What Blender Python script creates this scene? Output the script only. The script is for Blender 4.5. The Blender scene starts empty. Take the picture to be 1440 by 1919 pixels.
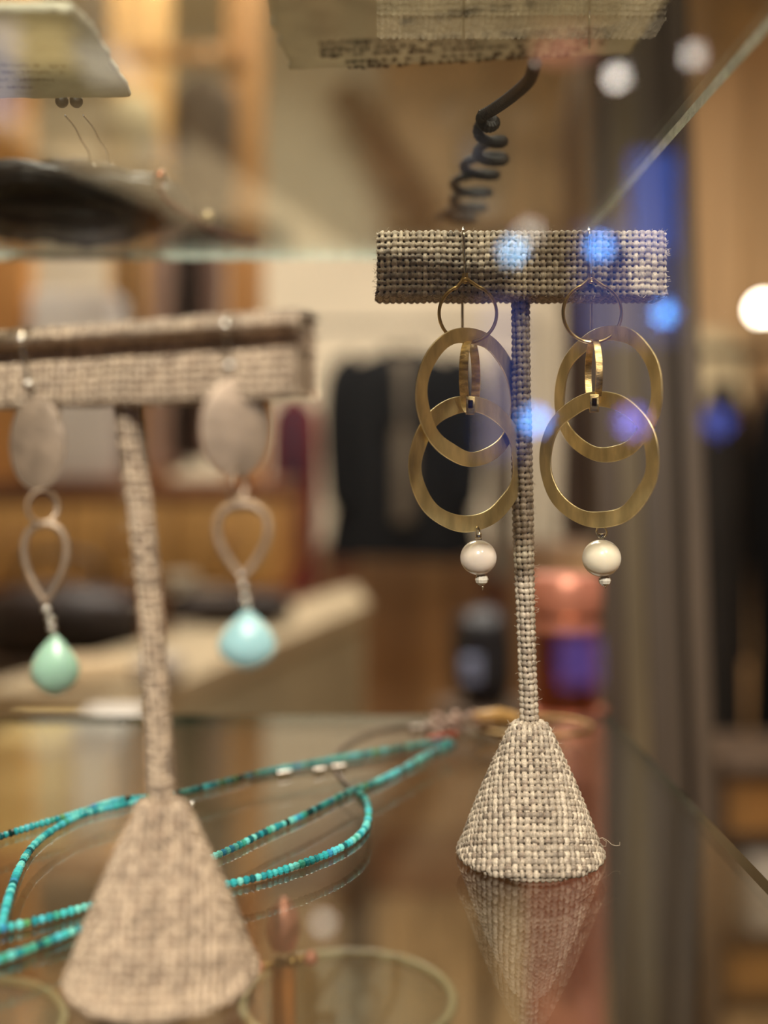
import bpy, bmesh, math, random
import numpy as np
from mathutils import Vector, noise

random.seed(7)
rng = np.random.default_rng(7)
SC = bpy.context.scene
COL = SC.collection
EYE = 1.25            # camera height above the floor (m); scene helpers work in cm, heights measured from the eye
F = 2100.0            # focal length in pixels of the 1440x1919 frame
VX, VY = 705.0, 887.0 # where the level view direction falls in the frame


def W(x, y, z):
    return Vector((x / 100, y / 100, EYE + z / 100))


def PX(px, py, d):
    """cm position of the point seen at pixel px,py at depth d cm"""
    return ((px - VX) * d / F, d, (VY - py) * d / F)


# ------------------------------------------------------------------ camera, light, exposure
cam = bpy.data.cameras.new('camera')
camo = bpy.data.objects.new('camera', cam)
COL.objects.link(camo)
camo.location = W(0, 0, 0)
camo.rotation_euler = (math.pi / 2, 0, 0)
cam.sensor_fit = 'VERTICAL'
cam.sensor_height = 36.0
cam.lens = F / 1919 * 36
cam.shift_x = (720 - VX) / 1919
cam.shift_y = -(959.5 - VY) / 1919
cam.clip_start = 0.005
cam.clip_end = 50
cam.dof.use_dof = True
cam.dof.focus_distance = 0.254
cam.dof.aperture_fstop = 4.9
SC.camera = camo

SC.view_settings.view_transform = 'Standard'
SC.view_settings.look = 'None'
SC.view_settings.exposure = 0.1
SC.view_settings.gamma = 1.0
SC.view_settings.use_curve_mapping = False
SC.cycles.max_bounces = 14
SC.cycles.transparent_max_bounces = 24
SC.cycles.caustics_reflective = False
SC.cycles.caustics_refractive = False
SC.cycles.sample_clamp_indirect = 6.0

world = bpy.data.worlds.new('world')
SC.world = world
world.use_nodes = True
world.node_tree.nodes['Background'].inputs[0].default_value = (0.9, 0.75, 0.55, 1)
world.node_tree.nodes['Background'].inputs[1].default_value = 0.05


def lamp(name, kind, loc, power, color, target=None, size=0.1, size_y=None, spot=None, blend=0.3):
    L = bpy.data.lights.new(name, kind)
    L.energy = power
    L.color = color
    if kind == 'AREA':
        L.size = size
        if size_y:
            L.shape = 'RECTANGLE'; L.size_y = size_y
        else:
            L.shape = 'DISK'
    else:
        L.shadow_soft_size = size
    if kind == 'SPOT':
        L.spot_size = spot; L.spot_blend = blend
    o = bpy.data.objects.new(name, L)
    COL.objects.link(o)
    o.location = loc
    if target is not None:
        o.rotation_euler = (Vector(target) - Vector(loc)).to_track_quat('-Z', 'Y').to_euler()
    return o


WARM = (1.0, 0.84, 0.66)
NEUT = (1.0, 0.93, 0.84)
# track spot in front of the case: it throws the printed card's shadow on the right hand display
lamp('track_spot', 'SPOT', W(-12, -94, 94), 114, NEUT, W(0, 24, 0), size=0.012, spot=math.radians(30), blend=0.5)
lamp('bar_patch_spot', 'SPOT', W(-16, -60, 104), 70, NEUT, W(1.0, 25.3, 5.6), size=0.01, spot=math.radians(2.0), blend=0.35)  # narrow beam added just to light the upper left of the right crossbar
lamp('case_spot', 'SPOT', W(42, -52, 82), 30, WARM, W(1, 24, -2), size=0.012, spot=math.radians(40), blend=0.5)
lamp('ceiling_fill', 'AREA', W(-20, 190, 155), 92, NEUT, W(-40, 180, 0), size=1.6, size_y=1.2)
lamp('ceiling_fill', 'AREA', W(30, -30, 155), 20, WARM, W(60, 10, 0), size=1.2, size_y=1.2)  # unseen fill from the front, added to lift the shaded parts of the stands
lamp('wall_wash_fill', 'AREA', W(-10, 255, 90), 9, NEUT, W(10, 400, 10), size=1.4, size_y=0.15)  # unseen wash added to brighten the back wall


# ------------------------------------------------------------------ materials
def S(r, g, b):
    f = lambda c: (c / 255 / 12.92) if c / 255 <= 0.04045 else ((c / 255 + 0.055) / 1.055) ** 2.4
    return (f(r), f(g), f(b), 1.0)


def new_mat(name):
    m = bpy.data.materials.new(name)
    m.use_nodes = True
    nt = m.node_tree
    nt.nodes.clear()
    out = nt.nodes.new('ShaderNodeOutputMaterial')
    return m, nt, out


def M(name, col, rough=0.6, metal=0.0, var=0.18, scale=60, stretch=(1, 1, 1), bump=0.0, bscale=None, col2=None, rand=0.0, **kw):
    m, nt, out = new_mat(name)
    N, L = nt.nodes, nt.links
    p = N.new('ShaderNodeBsdfPrincipled')
    L.new(p.outputs[0], out.inputs[0])
    tc = N.new('ShaderNodeTexCoord'); mp = N.new('ShaderNodeMapping')
    mp.inputs['Scale'].default_value = stretch
    L.new(tc.outputs['Object'], mp.inputs[0])
    nz = N.new('ShaderNodeTexNoise'); nz.inputs['Scale'].default_value = scale; nz.inputs['Detail'].default_value = 6
    L.new(mp.outputs[0], nz.inputs[0])
    mix = N.new('ShaderNodeMix'); mix.data_type = 'RGBA'
    c2 = col2 if col2 else tuple(max(0, c * (1 - 2 * var)) for c in col[:3]) + (1,)
    c1 = col if col2 else tuple(c * (1 + var) for c in col[:3]) + (1,)
    mix.inputs[6].default_value = c1; mix.inputs[7].default_value = c2
    rmp = N.new('ShaderNodeMapRange'); rmp.inputs[1].default_value = 0.35; rmp.inputs[2].default_value = 0.65
    L.new(nz.outputs[0], rmp.inputs[0]); L.new(rmp.outputs[0], mix.inputs[0])
    src = mix.outputs[2]
    if rand:
        oi = N.new('ShaderNodeObjectInfo'); hs = N.new('ShaderNodeHueSaturation')
        mr = N.new('ShaderNodeMapRange'); mr.inputs[3].default_value = 1 - rand; mr.inputs[4].default_value = 1 + rand
        L.new(oi.outputs['Random'], mr.inputs[0]); L.new(mr.outputs[0], hs.inputs['Value']); L.new(src, hs.inputs['Color'])
        src = hs.outputs[0]
    L.new(src, p.inputs['Base Color'])
    p.inputs['Roughness'].default_value = rough
    p.inputs['Metallic'].default_value = metal
    for k, v in kw.items():
        p.inputs[k.replace('_', ' ')].default_value = v
    if bump:
        b = N.new('ShaderNodeBump'); b.inputs['Strength'].default_value = bump; b.inputs['Distance'].default_value = 0.0004
        nz2 = N.new('ShaderNodeTexNoise'); nz2.inputs['Scale'].default_value = bscale or scale * 4; nz2.inputs['Detail'].default_value = 5
        L.new(mp.outputs[0], nz2.inputs[0]); L.new(nz2.outputs[0], b.inputs['Height']); L.new(b.outputs[0], p.inputs['Normal'])
    return m


def glass_mat(name, tint, rough=0.0, haze=0.0, extra=0.0):
    """thin architectural glass: clear transmission plus Schlick reflection on every face"""
    m, nt, out = new_mat(name)
    N, L = nt.nodes, nt.links
    tr = N.new('ShaderNodeBsdfTransparent'); tr.inputs[0].default_value = tint
    gl = N.new('ShaderNodeBsdfGlossy'); gl.inputs['Roughness'].default_value = rough
    lw = N.new('ShaderNodeLayerWeight')
    pw = N.new('ShaderNodeMath'); pw.operation = 'POWER'; pw.inputs[1].default_value = 5
    # facing uses 1-|cos|
    lw.inputs['Blend'].default_value = 0.5
    L.new(lw.outputs['Facing'], pw.inputs[0])
    ma = N.new('ShaderNodeMath'); ma.operation = 'MULTIPLY_ADD'; ma.inputs[1].default_value = 0.96; ma.inputs[2].default_value = 0.04 + extra
    L.new(pw.outputs[0], ma.inputs[0])
    mx = N.new('ShaderNodeMixShader')
    L.new(ma.outputs[0], mx.inputs[0]); L.new(tr.outputs[0], mx.inputs[1]); L.new(gl.outputs[0], mx.inputs[2])
    last = mx
    if haze:
        df = N.new('ShaderNodeBsdfDiffuse'); df.inputs[0].default_value = (0.8, 0.8, 0.75, 1)
        m2 = N.new('ShaderNodeMixShader'); m2.inputs[0].default_value = haze
        L.new(mx.outputs[0], m2.inputs[1]); L.new(df.outputs[0], m2.inputs[2])
        last = m2
    L.new(last.outputs[0], out.inputs[0])
    return m


def emit(name, col, strength):
    m, nt, out = new_mat(name)
    e = nt.nodes.new('ShaderNodeEmission')
    e.inputs[0].default_value = col; e.inputs[1].default_value = strength
    nt.links.new(e.outputs[0], out.inputs[0])
    return m


def thread_mat(name, tint=(1, 1, 1)):
    m, nt, out = new_mat(name)
    N, L = nt.nodes, nt.links
    p = N.new('ShaderNodeBsdfPrincipled')
    at = N.new('ShaderNodeAttribute'); at.attribute_name = 'thread'
    tc = N.new('ShaderNodeTexCoord'); nz = N.new('ShaderNodeTexNoise')
    nz.inputs['Scale'].default_value = 2500; nz.inputs['Detail'].default_value = 4
    L.new(tc.outputs['Object'], nz.inputs[0])
    mr = N.new('ShaderNodeMapRange'); mr.inputs[1].default_value = .3; mr.inputs[2].default_value = .7
    mr.inputs[3].default_value = 0.72; mr.inputs[4].default_value = 1.22
    L.new(nz.outputs[0], mr.inputs[0])
    mx = N.new('ShaderNodeMix'); mx.data_type = 'RGBA'; mx.blend_type = 'MULTIPLY'; mx.inputs[0].default_value = 1
    L.new(at.outputs['Color'], mx.inputs[6]); L.new(mr.outputs[0], mx.inputs[7])
    m2 = N.new('ShaderNodeMix'); m2.data_type = 'RGBA'; m2.blend_type = 'MULTIPLY'; m2.inputs[0].default_value = 1
    m2.inputs[7].default_value = (*tint, 1)
    L.new(mx.outputs[2], m2.inputs[6]); L.new(m2.outputs[2], p.inputs['Base Color'])
    p.inputs['Roughness'].default_value = 0.55
    p.inputs['Specular IOR Level'].default_value = 0.45
    b = N.new('ShaderNodeBump'); b.inputs['Strength'].default_value = .5; b.inputs['Distance'].default_value = .0001
    L.new(nz.outputs[0], b.inputs['Height']); L.new(b.outputs[0], p.inputs['Normal'])
    L.new(p.outputs[0], out.inputs[0])
    return m


MT = {}
MT['linen'] = thread_mat('linen_weave', (1.0, .95, .86))
MT['linen_warm'] = thread_mat('linen_weave_warm', (1.08, 0.94, 0.80))
MT['linen_end'] = M('linen_end_cap', S(160, 138, 114), .8, 0, var=.25, scale=900, bump=1)
MT['brass'] = M('brushed_brass', S(236, 218, 168), 0.45, 1.0, var=.14, scale=260, stretch=(1, 1, .35), bump=.35, bscale=900)
MT['brass_bright'] = M('polished_brass', S(232, 206, 150), 0.26, 1.0, var=.2, scale=300, stretch=(1, 1, 4), bump=.3, bscale=1500)
MT['brass_wire'] = M('brass_wire', S(206, 182, 128), 0.3, 1.0, var=.2, scale=200)
MT['silver'] = M('silver_wire', S(205, 196, 182), 0.22, 1.0, var=.1, scale=300)
MT['silver_ball'] = M('polished_silver', S(240, 236, 226), 0.34, 1.0, var=.03, scale=300)
MT['silver_disc'] = M('brushed_silver', S(168, 148, 128), 0.5, .6, var=.12, scale=220, bump=.4, bscale=700)
MT['pearl'] = M('pearl', S(242, 230, 204), 0.2, 0.0, var=.05, scale=120, Subsurface_Weight=.25, Subsurface_Radius=(.004, .003, .002), Subsurface_Scale=.3, Coat_Weight=.6, Coat_Roughness=.12, Sheen_Weight=.3)
MT['pearl_pink'] = M('pearl_pinkish', S(238, 222, 204), 0.2, 0.0, var=.06, scale=120, Subsurface_Weight=.25, Subsurface_Radius=(.004, .003, .002), Subsurface_Scale=.3, Coat_Weight=.6, Coat_Roughness=.12, Sheen_Weight=.3)
MT['moonstone'] = M('milky_stone', S(214, 206, 190), 0.12, 0, var=.12, scale=700, Subsurface_Weight=.3, Subsurface_Radius=(.002, .002, .002), Subsurface_Scale=.2)
MT['aqua'] = M('aqua_chalcedony', S(166, 208, 212), 0.3, 0, var=.08, scale=150, Subsurface_Weight=.6, Subsurface_Radius=(.004, .006, .006), Subsurface_Scale=.6)
MT['sea'] = M('green_chalcedony', S(156, 192, 170), 0.3, 0, var=.1, scale=150, Subsurface_Weight=.6, Subsurface_Radius=(.004, .006, .004), Subsurface_Scale=.6)
MT['black_cord'] = M('black_spring_cord', S(20, 16, 14), 0.6, 0.0, var=.2, scale=300)
MT['black_leather'] = M('black_leather_strand', S(30, 26, 24), 0.5, 0, var=.35, scale=220, bump=.6)
MT['brown_cord'] = M('brown_cord', S(92, 70, 52), .6, 0, scale=300)
MT['copper'] = M('brushed_copper', S(214, 140, 118), 0.36, .4, var=.08, scale=30, stretch=(1, 1, .2), bump=.3, bscale=300)
MT['copper_dark'] = M('aged_copper', S(150, 84, 56), 0.35, 1.0, var=.2, scale=40)
MT['gold'] = M('gold_bangle', S(170, 138, 86), 0.4, 1.0, var=.1, scale=80)
MT['pink_bead'] = M('pink_grey_beads', S(190, 160, 145), .4, 0, var=.25, scale=300, rand=.25)
MT['coral'] = M('coral_beads', S(222, 92, 62), .35, 0, var=.15, scale=300)
MT['paper'] = M('handmade_paper', S(222, 212, 194), .85, 0, var=.07, scale=160, bump=.6, bscale=500)
MT['paper_pale'] = M('handmade_paper_pale', S(208, 204, 188), .85, 0, var=.07, scale=160, bump=.6, bscale=500)
MT['paper_edge'] = M('torn_paper_edge', S(235, 232, 214), .9, 0, var=.08, scale=400, bump=.8, bscale=900)
MT['ink'] = M('printed_ink', S(44, 34, 22), .8, 0, var=.3, scale=600)
MT['glass'] = glass_mat('shelf_glass', (0.90, 0.915, 0.87, 1), 0.0)
MT['glass_low'] = glass_mat('lower_shelf_glass', (0.91, 0.92, 0.89, 1), 0.0, extra=0.07)
MT['pane'] = glass_mat('front_pane_glass', (0.985, 0.99, 0.985, 1), 0.03)
MT['glass_edge_pale'] = M('ground_glass_edge', S(220, 228, 216), .35, 0, var=.15, scale=300, bump=.5, Subsurface_Weight=.2)
MT['glass_edge'] = M('green_glass_edge', S(54, 78, 66), .15, 0, var=.15, scale=120)
MT['bowl'] = glass_mat('bowl_glass', (0.86, 0.80, 0.62, 1), 0.03, haze=.18)
MT['bowl_rim'] = M('bowl_glass_rim', S(190, 178, 140), .15, 0, var=.05, scale=80, Alpha=0.8)


def paper_translucent(m, amt):
    nt = m.node_tree
    p = [n for n in nt.nodes if n.type == 'BSDF_PRINCIPLED'][0]
    out = [n for n in nt.nodes if n.type == 'OUTPUT_MATERIAL'][0]
    t = nt.nodes.new('ShaderNodeBsdfTranslucent')
    src = p.inputs['Base Color'].links[0].from_socket
    nt.links.new(src, t.inputs[0])
    mx = nt.nodes.new('ShaderNodeMixShader'); mx.inputs[0].default_value = amt
    nt.links.new(p.outputs[0], mx.inputs[1]); nt.links.new(t.outputs[0], mx.inputs[2]); nt.links.new(mx.outputs[0], out.inputs[0])


paper_translucent(MT['paper'], .36)
paper_translucent(MT['paper_pale'], .4)


def turquoise_mat():
    m, nt, out = new_mat('turquoise_bead')
    N, L = nt.nodes, nt.links
    p = N.new('ShaderNodeBsdfPrincipled')
    oi = N.new('ShaderNodeObjectInfo')
    cr = N.new('ShaderNodeValToRGB'); cr.color_ramp.interpolation = 'CONSTANT'
    stops = [(0, S(76, 196, 196)), (.16, S(116, 218, 212)), (.30, S(56, 176, 180)), (.44, S(92, 204, 216)), (.56, S(44, 152, 160)),
             (.66, S(128, 216, 204)), (.74, S(72, 172, 150)), (.83, S(58, 150, 190)), (.90, S(24, 92, 98)), (.95, S(96, 160, 104)), (.975, S(18, 52, 50))]
    e = cr.color_ramp.elements
    e[0].position, e[0].color = stops[0]
    e[1].position, e[1].color = stops[1]
    for pos, c in stops[2:]:
        x = e.new(pos); x.color = c
    L.new(oi.outputs['Random'], cr.inputs[0])
    tc = N.new('ShaderNodeTexCoord'); nz = N.new('ShaderNodeTexNoise'); nz.inputs['Scale'].default_value = 900
    L.new(tc.outputs['Object'], nz.inputs[0])
    mx = N.new('ShaderNodeMix'); mx.data_type = 'RGBA'; mx.blend_type = 'MULTIPLY'; mx.inputs[0].default_value = .15
    L.new(cr.outputs[0], mx.inputs[6]); L.new(nz.outputs[0], mx.inputs[7])
    L.new(mx.outputs[2], p.inputs['Base Color'])
    p.inputs['Roughness'].default_value = .16
    L.new(p.outputs[0], out.inputs[0])
    return m


MT['turquoise'] = turquoise_mat()


# ------------------------------------------------------------------ building helpers (cm)
def tag(o, label=None, cat=None, group=None, kind=None):
    if label: o['label'] = label
    if cat: o['category'] = cat
    if group: o['group'] = group
    if kind: o['kind'] = kind
    return o


def empty(name, loc, label, cat, group=None, kind=None):
    o = bpy.data.objects.new(name, None)
    o.empty_display_size = 0.01
    COL.objects.link(o)
    o.location = W(*loc)
    ROOT[o.name] = o.location.copy()
    return tag(o, label, cat, group, kind)


ROOT = {}


def world_loc(o):
    return ROOT.get(o.name, Vector((0, 0, 0)))


class MB:
    def __init__(self):
        self.v = []; self.f = []; self.mi = []

    def add(self, vs, fs, mi=0):
        b = len(self.v)
        self.v += [tuple(p) for p in vs]
        self.f += [tuple(b + i for i in f) for f in fs]
        self.mi += [mi] * len(fs)

    def box(self, x0, x1, y0, y1, z0, z1, bev=0.0, mi=0):
        bm = bmesh.new()
        bmesh.ops.create_cube(bm, size=1)
        for v in bm.verts:
            v.co = Vector(((x0 + x1) / 2 + v.co.x * (x1 - x0), (y0 + y1) / 2 + v.co.y * (y1 - y0), (z0 + z1) / 2 + v.co.z * (z1 - z0)))
        if bev:
            bmesh.ops.bevel(bm, geom=bm.edges[:], offset=bev, segments=2, affect='EDGES', profile=.6)
        bm.verts.index_update()
        self.add([v.co for v in bm.verts], [[v.index for v in f.verts] for f in bm.faces], mi)
        bm.free()
        return self

    def tube(self, pts, rad, sides=8, closed=False, flat=1.0, caps=True, mi=0):
        pts = [Vector(p) for p in pts]
        n = len(pts)
        if not hasattr(rad, '__len__'): rad = [rad] * n
        tang = []
        for i in range(n):
            a = pts[(i - 1) % n] if (closed or i > 0) else pts[0]
            b = pts[(i + 1) % n] if (closed or i < n - 1) else pts[-1]
            t = b - a
            tang.append(t.normalized() if t.length > 1e-9 else Vector((0, 0, 1)))
        up = Vector((0, 1, 0)) if abs(tang[0].y) < .9 else Vector((1, 0, 0))
        nrm = (up - tang[0] * up.dot(tang[0])).normalized()
        vs, fs = [], []
        for i in range(n):
            nrm = (nrm - tang[i] * nrm.dot(tang[i]))
            nrm = nrm.normalized() if nrm.length > 1e-6 else Vector((0, 0, 1))
            bi = tang[i].cross(nrm)
            for k in range(sides):
                a = 2 * math.pi * k / sides
                vs.append(pts[i] + nrm * (math.cos(a) * rad[i] * flat) + bi * (math.sin(a) * rad[i]))
        m = n if closed else n - 1
        for i in range(m):
            j = (i + 1) % n
            for k in range(sides):
                l = (k + 1) % sides
                fs.append((i * sides + k, i * sides + l, j * sides + l, j * sides + k))
        if not closed and caps:
            fs.append(tuple(range(sides))[::-1]); fs.append(tuple((n - 1) * sides + k for k in range(sides)))
        self.add(vs, fs, mi)
        return self

    def lathe(self, prof, c, seg=48, sx=1, sy=1, mi=0, jitter=None):
        vs, fs = [], []
        for r, z in prof:
            for k in range(seg):
                a = 2 * math.pi * k / seg
                vs.append((c[0] + r * math.cos(a) * sx, c[1] + r * math.sin(a) * sy, c[2] + z))
        for i in range(len(prof) - 1):
            for k in range(seg):
                l = (k + 1) % seg
                fs.append((i * seg + k, i * seg + l, (i + 1) * seg + l, (i + 1) * seg + k))
        fs.append(tuple(range(seg))[::-1]); fs.append(tuple((len(prof) - 1) * seg + k for k in range(seg)))
        self.add(vs, fs, mi)
        return self

    def ball(self, c, r, seg=32, sx=1, sy=1, sz=1):
        n = max(4, seg // 2)
        prof = [(max(1e-4, r * math.sin(math.pi * i / n)), -r * sz * math.cos(math.pi * i / n)) for i in range(n + 1)]
        return self.lathe(prof, c, seg, sx, sy)

    def build(self, name, mat, parent=None, smooth=True, origin=None, label=None, cat=None, group=None, kind=None, angle=40):
        me = bpy.data.meshes.new(name)
        if parent is not None:
            off = world_loc(parent) * 100
            off = Vector((off.x, off.y, off.z - EYE * 100))
        else:
            o_ = origin if origin is not None else (sum(v[0] for v in self.v) / len(self.v), sum(v[1] for v in self.v) / len(self.v), min(v[2] for v in self.v))
            off = Vector(o_)
        me.from_pydata([((v[0] - off.x) / 100, (v[1] - off.y) / 100, (v[2] - off.z) / 100) for v in self.v], [], self.f)
        mats = mat if isinstance(mat, (list, tuple)) else [mat]
        for m in mats: me.materials.append(m)
        me.polygons.foreach_set('material_index', self.mi)
        me.update()
        bm = bmesh.new(); bm.from_mesh(me)
        bmesh.ops.recalc_face_normals(bm, faces=bm.faces[:])
        bm.to_mesh(me); bm.free()
        if smooth:
            me.polygons.foreach_set('use_smooth', [True] * len(me.polygons))
            me.set_sharp_from_angle(angle=math.radians(angle))
        o = bpy.data.objects.new(name, me)
        COL.objects.link(o)
        if parent is not None:
            o.parent = parent
            ROOT[o.name] = world_loc(parent)
        else:
            o.location = W(*off)
            ROOT[o.name] = o.location.copy()
        tag(o, label, cat, group, kind)
        return o


def pbox(px0, py0, px1, py1, d, th, bev=0.0):
    """box whose front face covers the pixel rectangle at depth d, th cm deep"""
    a = PX(px0, py1, d); b = PX(px1, py0, d)
    return MB().box(a[0], b[0], d, d + th, a[2], b[2], bev)


# ------------------------------------------------------------------ structure of the shop
FL, CE = -125.0, 160.0
wood_floor = M('wood_floor_board', S(182, 150, 108), .35, 0, var=.2, scale=8, stretch=(6, .6, 1), rand=.12)
plaster = M('cream_plaster', S(226, 212, 184), .8, 0, var=.03, scale=4)
plaster_dark = M('dim_plaster', S(120, 104, 84), .85, 0, var=.05, scale=4)
MB().box(-300, 300, -260, 420, FL - 6, FL - 1.2).build('floor', M('floor_base', S(70, 52, 36), .8), kind='structure', smooth=False)
for i in range(25):
    x0 = -300 + i * 24
    MB().box(x0 + .15, x0 + 23.85, -260, 400, FL - 1.2, FL).build('floor_board', wood_floor, parent=bpy.data.objects['floor'], smooth=False)
MB().box(-300, 300, -260, 420, CE, CE + 6).build('ceiling', plaster, kind='structure', smooth=False)
MB().box(-300, 300, 400, 408, FL, CE).build('wall_back', plaster, kind='structure', smooth=False)
MB().box(-308, -300, -260, 400, FL, CE).build('wall_left', plaster, kind='structure', smooth=False)
MB().box(300, 308, -260, 400, FL, CE).build('wall_right', plaster, kind='structure', smooth=False)
MB().box(-300, 300, -268, -260, FL, CE).build('wall_front', M('night_glass_wall', S(28, 28, 36), .3), kind='structure', smooth=False)

# ------------------------------------------------------------------ glass shelves and front pane of the case
SH = -8.9       # top of lower shelf
UP = 7.85       # underside of upper shelf


def shelf(name, label, x0, x1, y0, y1, z0, z1, em, em2):
    mb = MB()
    mb.add([(x0, y0, z0), (x1, y0, z0), (x1, y1, z0), (x0, y1, z0), (x0, y0, z1), (x1, y0, z1), (x1, y1, z1), (x0, y1, z1)],
           [(0, 3, 2, 1), (4, 5, 6, 7)], 0)
    mb.add([(x0, y0, z0), (x1, y0, z0), (x1, y1, z0), (x0, y1, z0), (x0, y0, z1), (x1, y0, z1), (x1, y1, z1), (x0, y1, z1)],
           [(0, 1, 5, 4), (1, 2, 6, 5), (2, 3, 7, 6), (3, 0, 4, 7)], 1)
    return mb.build(name, [em2 or MT['glass'], em], smooth=False, label=label, cat='shelf')


shelf('glass_shelf', 'clear glass shelf with dark green edge under the two linen earring stands', -40, 8.57, 12, 41.2, SH - .32, SH, MT['glass_edge'], MT['glass_low'])
shelf('glass_shelf', 'clear glass shelf overhead with frosted pale edge, carrying the torn paper cards', -40, 6.98, 13.1, 41.2, UP, UP + .28, MT['glass_edge_pale'], None)
MB().box(-30, 30, 14, 43, -24, -22, .15).build('case_deck', M('case_deck_wood', S(120, 92, 60), .6, 0, scale=10), label='wooden deck of the case below the glass shelves, carrying the glass bowls', cat='shelf')
MB().box(-40, 40, 10.2, 10.7, -45, 45).build('front_pane', MT['pane'], smooth=False, label='clear glass front pane of the display case', cat='glass pane')


# ------------------------------------------------------------------ woven linen
def grid_obj(name, P, colr, mat, parent, wrap_u=False, wrap_v=False, kind=None):
    nu, nv = P.shape[:2]
    me = bpy.data.meshes.new(name)
    off = world_loc(parent)
    pts = P.reshape(-1, 3) / 100.0 + np.array([0, 0, EYE]) - np.array(off)
    iu = np.arange(nu if wrap_u else nu - 1); iv = np.arange(nv if wrap_v else nv - 1)
    A, B = np.meshgrid(iu, iv, indexing='ij')
    A2 = (A + 1) % nu; B2 = (B + 1) % nv
    q = np.stack([A * nv + B, A2 * nv + B, A2 * nv + B2, A * nv + B2], -1).reshape(-1, 4)
    me.vertices.add(len(pts)); me.vertices.foreach_set('co', pts.astype(np.float32).ravel())
    me.loops.add(q.size); me.loops.foreach_set('vertex_index', q.astype(np.int32).ravel())
    me.polygons.add(len(q)); me.polygons.foreach_set('loop_start', np.arange(0, q.size, 4, dtype=np.int32))
    me.polygons.foreach_set('use_smooth', np.ones(len(q), dtype=bool))
    me.update(calc_edges=True)
    at = me.color_attributes.new('thread', 'FLOAT_COLOR', 'POINT')
    c = np.ones((len(pts), 4), dtype=np.float32); c[:, :3] = colr.reshape(-1, 3)
    at.data.foreach_set('color', c.ravel())
    me.materials.append(mat)
    o = bpy.data.objects.new(name, me)
    COL.objects.link(o); o.parent = parent
    ROOT[o.name] = off
    tag(o, kind=kind)
    return o


def sn(x, seed):
    """cheap smooth 1-D noise"""
    return (np.sin(x * 1.31 + seed) + np.sin(x * 2.73 + seed * 1.7) * .6 + np.sin(x * 5.1 + seed * 2.3) * .3) / 1.9


def weave(P, Nrm, U, V, seed, amp=0.030, r=0.044):
    """raise crossing threads (unit pitch in U and V) out of the surface P along Nrm; returns points and thread colour"""
    U = U + .10 * sn(V * .35, seed) + .05 * sn(V * 1.1 + U * .2, seed + 3)
    V = V + .10 * sn(U * .30, seed + 5) + .05 * sn(U * 1.3 + V * .2, seed + 8)
    i = np.floor(U).astype(int); j = np.floor(V).astype(int)
    fu = U - i - .5; fv = V - j - .5
    R = np.random.default_rng(seed)
    wi = R.uniform(.28, .44, 997); wj = R.uniform(.30, .46, 991)
    ci = R.uniform(0, 1, 997); cj = R.uniform(0, 1, 991)
    # now and then a thread floats over two neighbours
    flip = R.random((97, 101)) < .14
    par = np.where(((i + j) % 2 == 0) ^ flip[i % 97, j % 101], 1.0, -1.0)
    si = np.where(i % 2 == 0, 1.0, -1.0); sj = np.where(j % 2 == 0, 1.0, -1.0)
    zw = amp * si * np.cos(np.pi * (V - .5)); zf = -amp * sj * np.cos(np.pi * (U - .5))
    fl = flip[i % 97, j % 101]
    zw = np.where(fl, -zw, zw); zf = np.where(fl, -zf, zf)
    ww = wi[i % 997] * (1 + .12 * sn(V * 1.7 + i * 3.1, seed)); wf = wj[j % 991] * (1 + .12 * sn(U * 1.7 + j * 2.7, seed))
    pw = np.sqrt(np.clip(1 - (fu / ww) ** 2, 0, 1)); pf = np.sqrt(np.clip(1 - (fv / wf) ** 2, 0, 1))
    # slubby strands: little ridges along each thread
    hw = zw + r * pw + .004 * np.sin(fu * 26 + 3 * sn(V * 2.2, seed)) * pw
    hf = zf + r * pf + .004 * np.sin(fv * 26 + 3 * sn(U * 2.2, seed)) * pf
    hw = np.where(pw > 0, hw, -1); hf = np.where(pf > 0, hf, -1)
    base = -.045
    h = np.maximum(np.maximum(hw, hf), base)
    isw = (hw >= hf) & (hw > base)
    light = np.array([.66, .585, .49]); mid = np.array([.32, .25, .20]); grey = np.array([.21, .175, .145]); gap = np.array([.06, .045, .034])
    k = np.where(isw, .42 + .60 * ci[i % 997] + .30 * sn(V * 1.9 + i, seed + 1), .05 + .55 * cj[j % 991] + .30 * sn(U * 1.6 + j, seed + 2))
    k = np.clip(k, 0, 1)[..., None]
    col = grey * (1 - k) + light * k
    col = np.where((sn(U * .9 + V * .7 + i * 2, seed + 4) > .55)[..., None], (col + mid) / 2, col)
    col = np.where((h <= base + 1e-6)[..., None], gap, col)
    return P + Nrm * h[..., None], col


def normals(P, wrap_u, wrap_v):
    def d(A, ax, wrap):
        g = (np.roll(A, -1, ax) - np.roll(A, 1, ax))
        if not wrap:
            sl0 = [slice(None)] * 3; sl1 = [slice(None)] * 3; sl0[ax] = 0; sl1[ax] = 1
            g[tuple(sl0)] = A[tuple(sl1)] - A[tuple(sl0)]
            sl0[ax] = -1; sl1[ax] = -2
            g[tuple(sl0)] = A[tuple(sl0)] - A[tuple(sl1)]
        return g
    n = np.cross(d(P, 0, wrap_u), d(P, 1, wrap_v))
    return n / np.maximum(1e-9, np.linalg.norm(n, axis=2, keepdims=True))


def resample(poly, step):
    poly = np.array(poly, float)
    s = np.r_[0, np.cumsum(np.linalg.norm(np.diff(poly, axis=0), axis=1))]
    n = max(2, int(s[-1] / step))
    t = np.linspace(0, s[-1], n + 1)
    return np.stack([np.interp(t, s, poly[:, k]) for k in range(poly.shape[1])], 1), t


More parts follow.
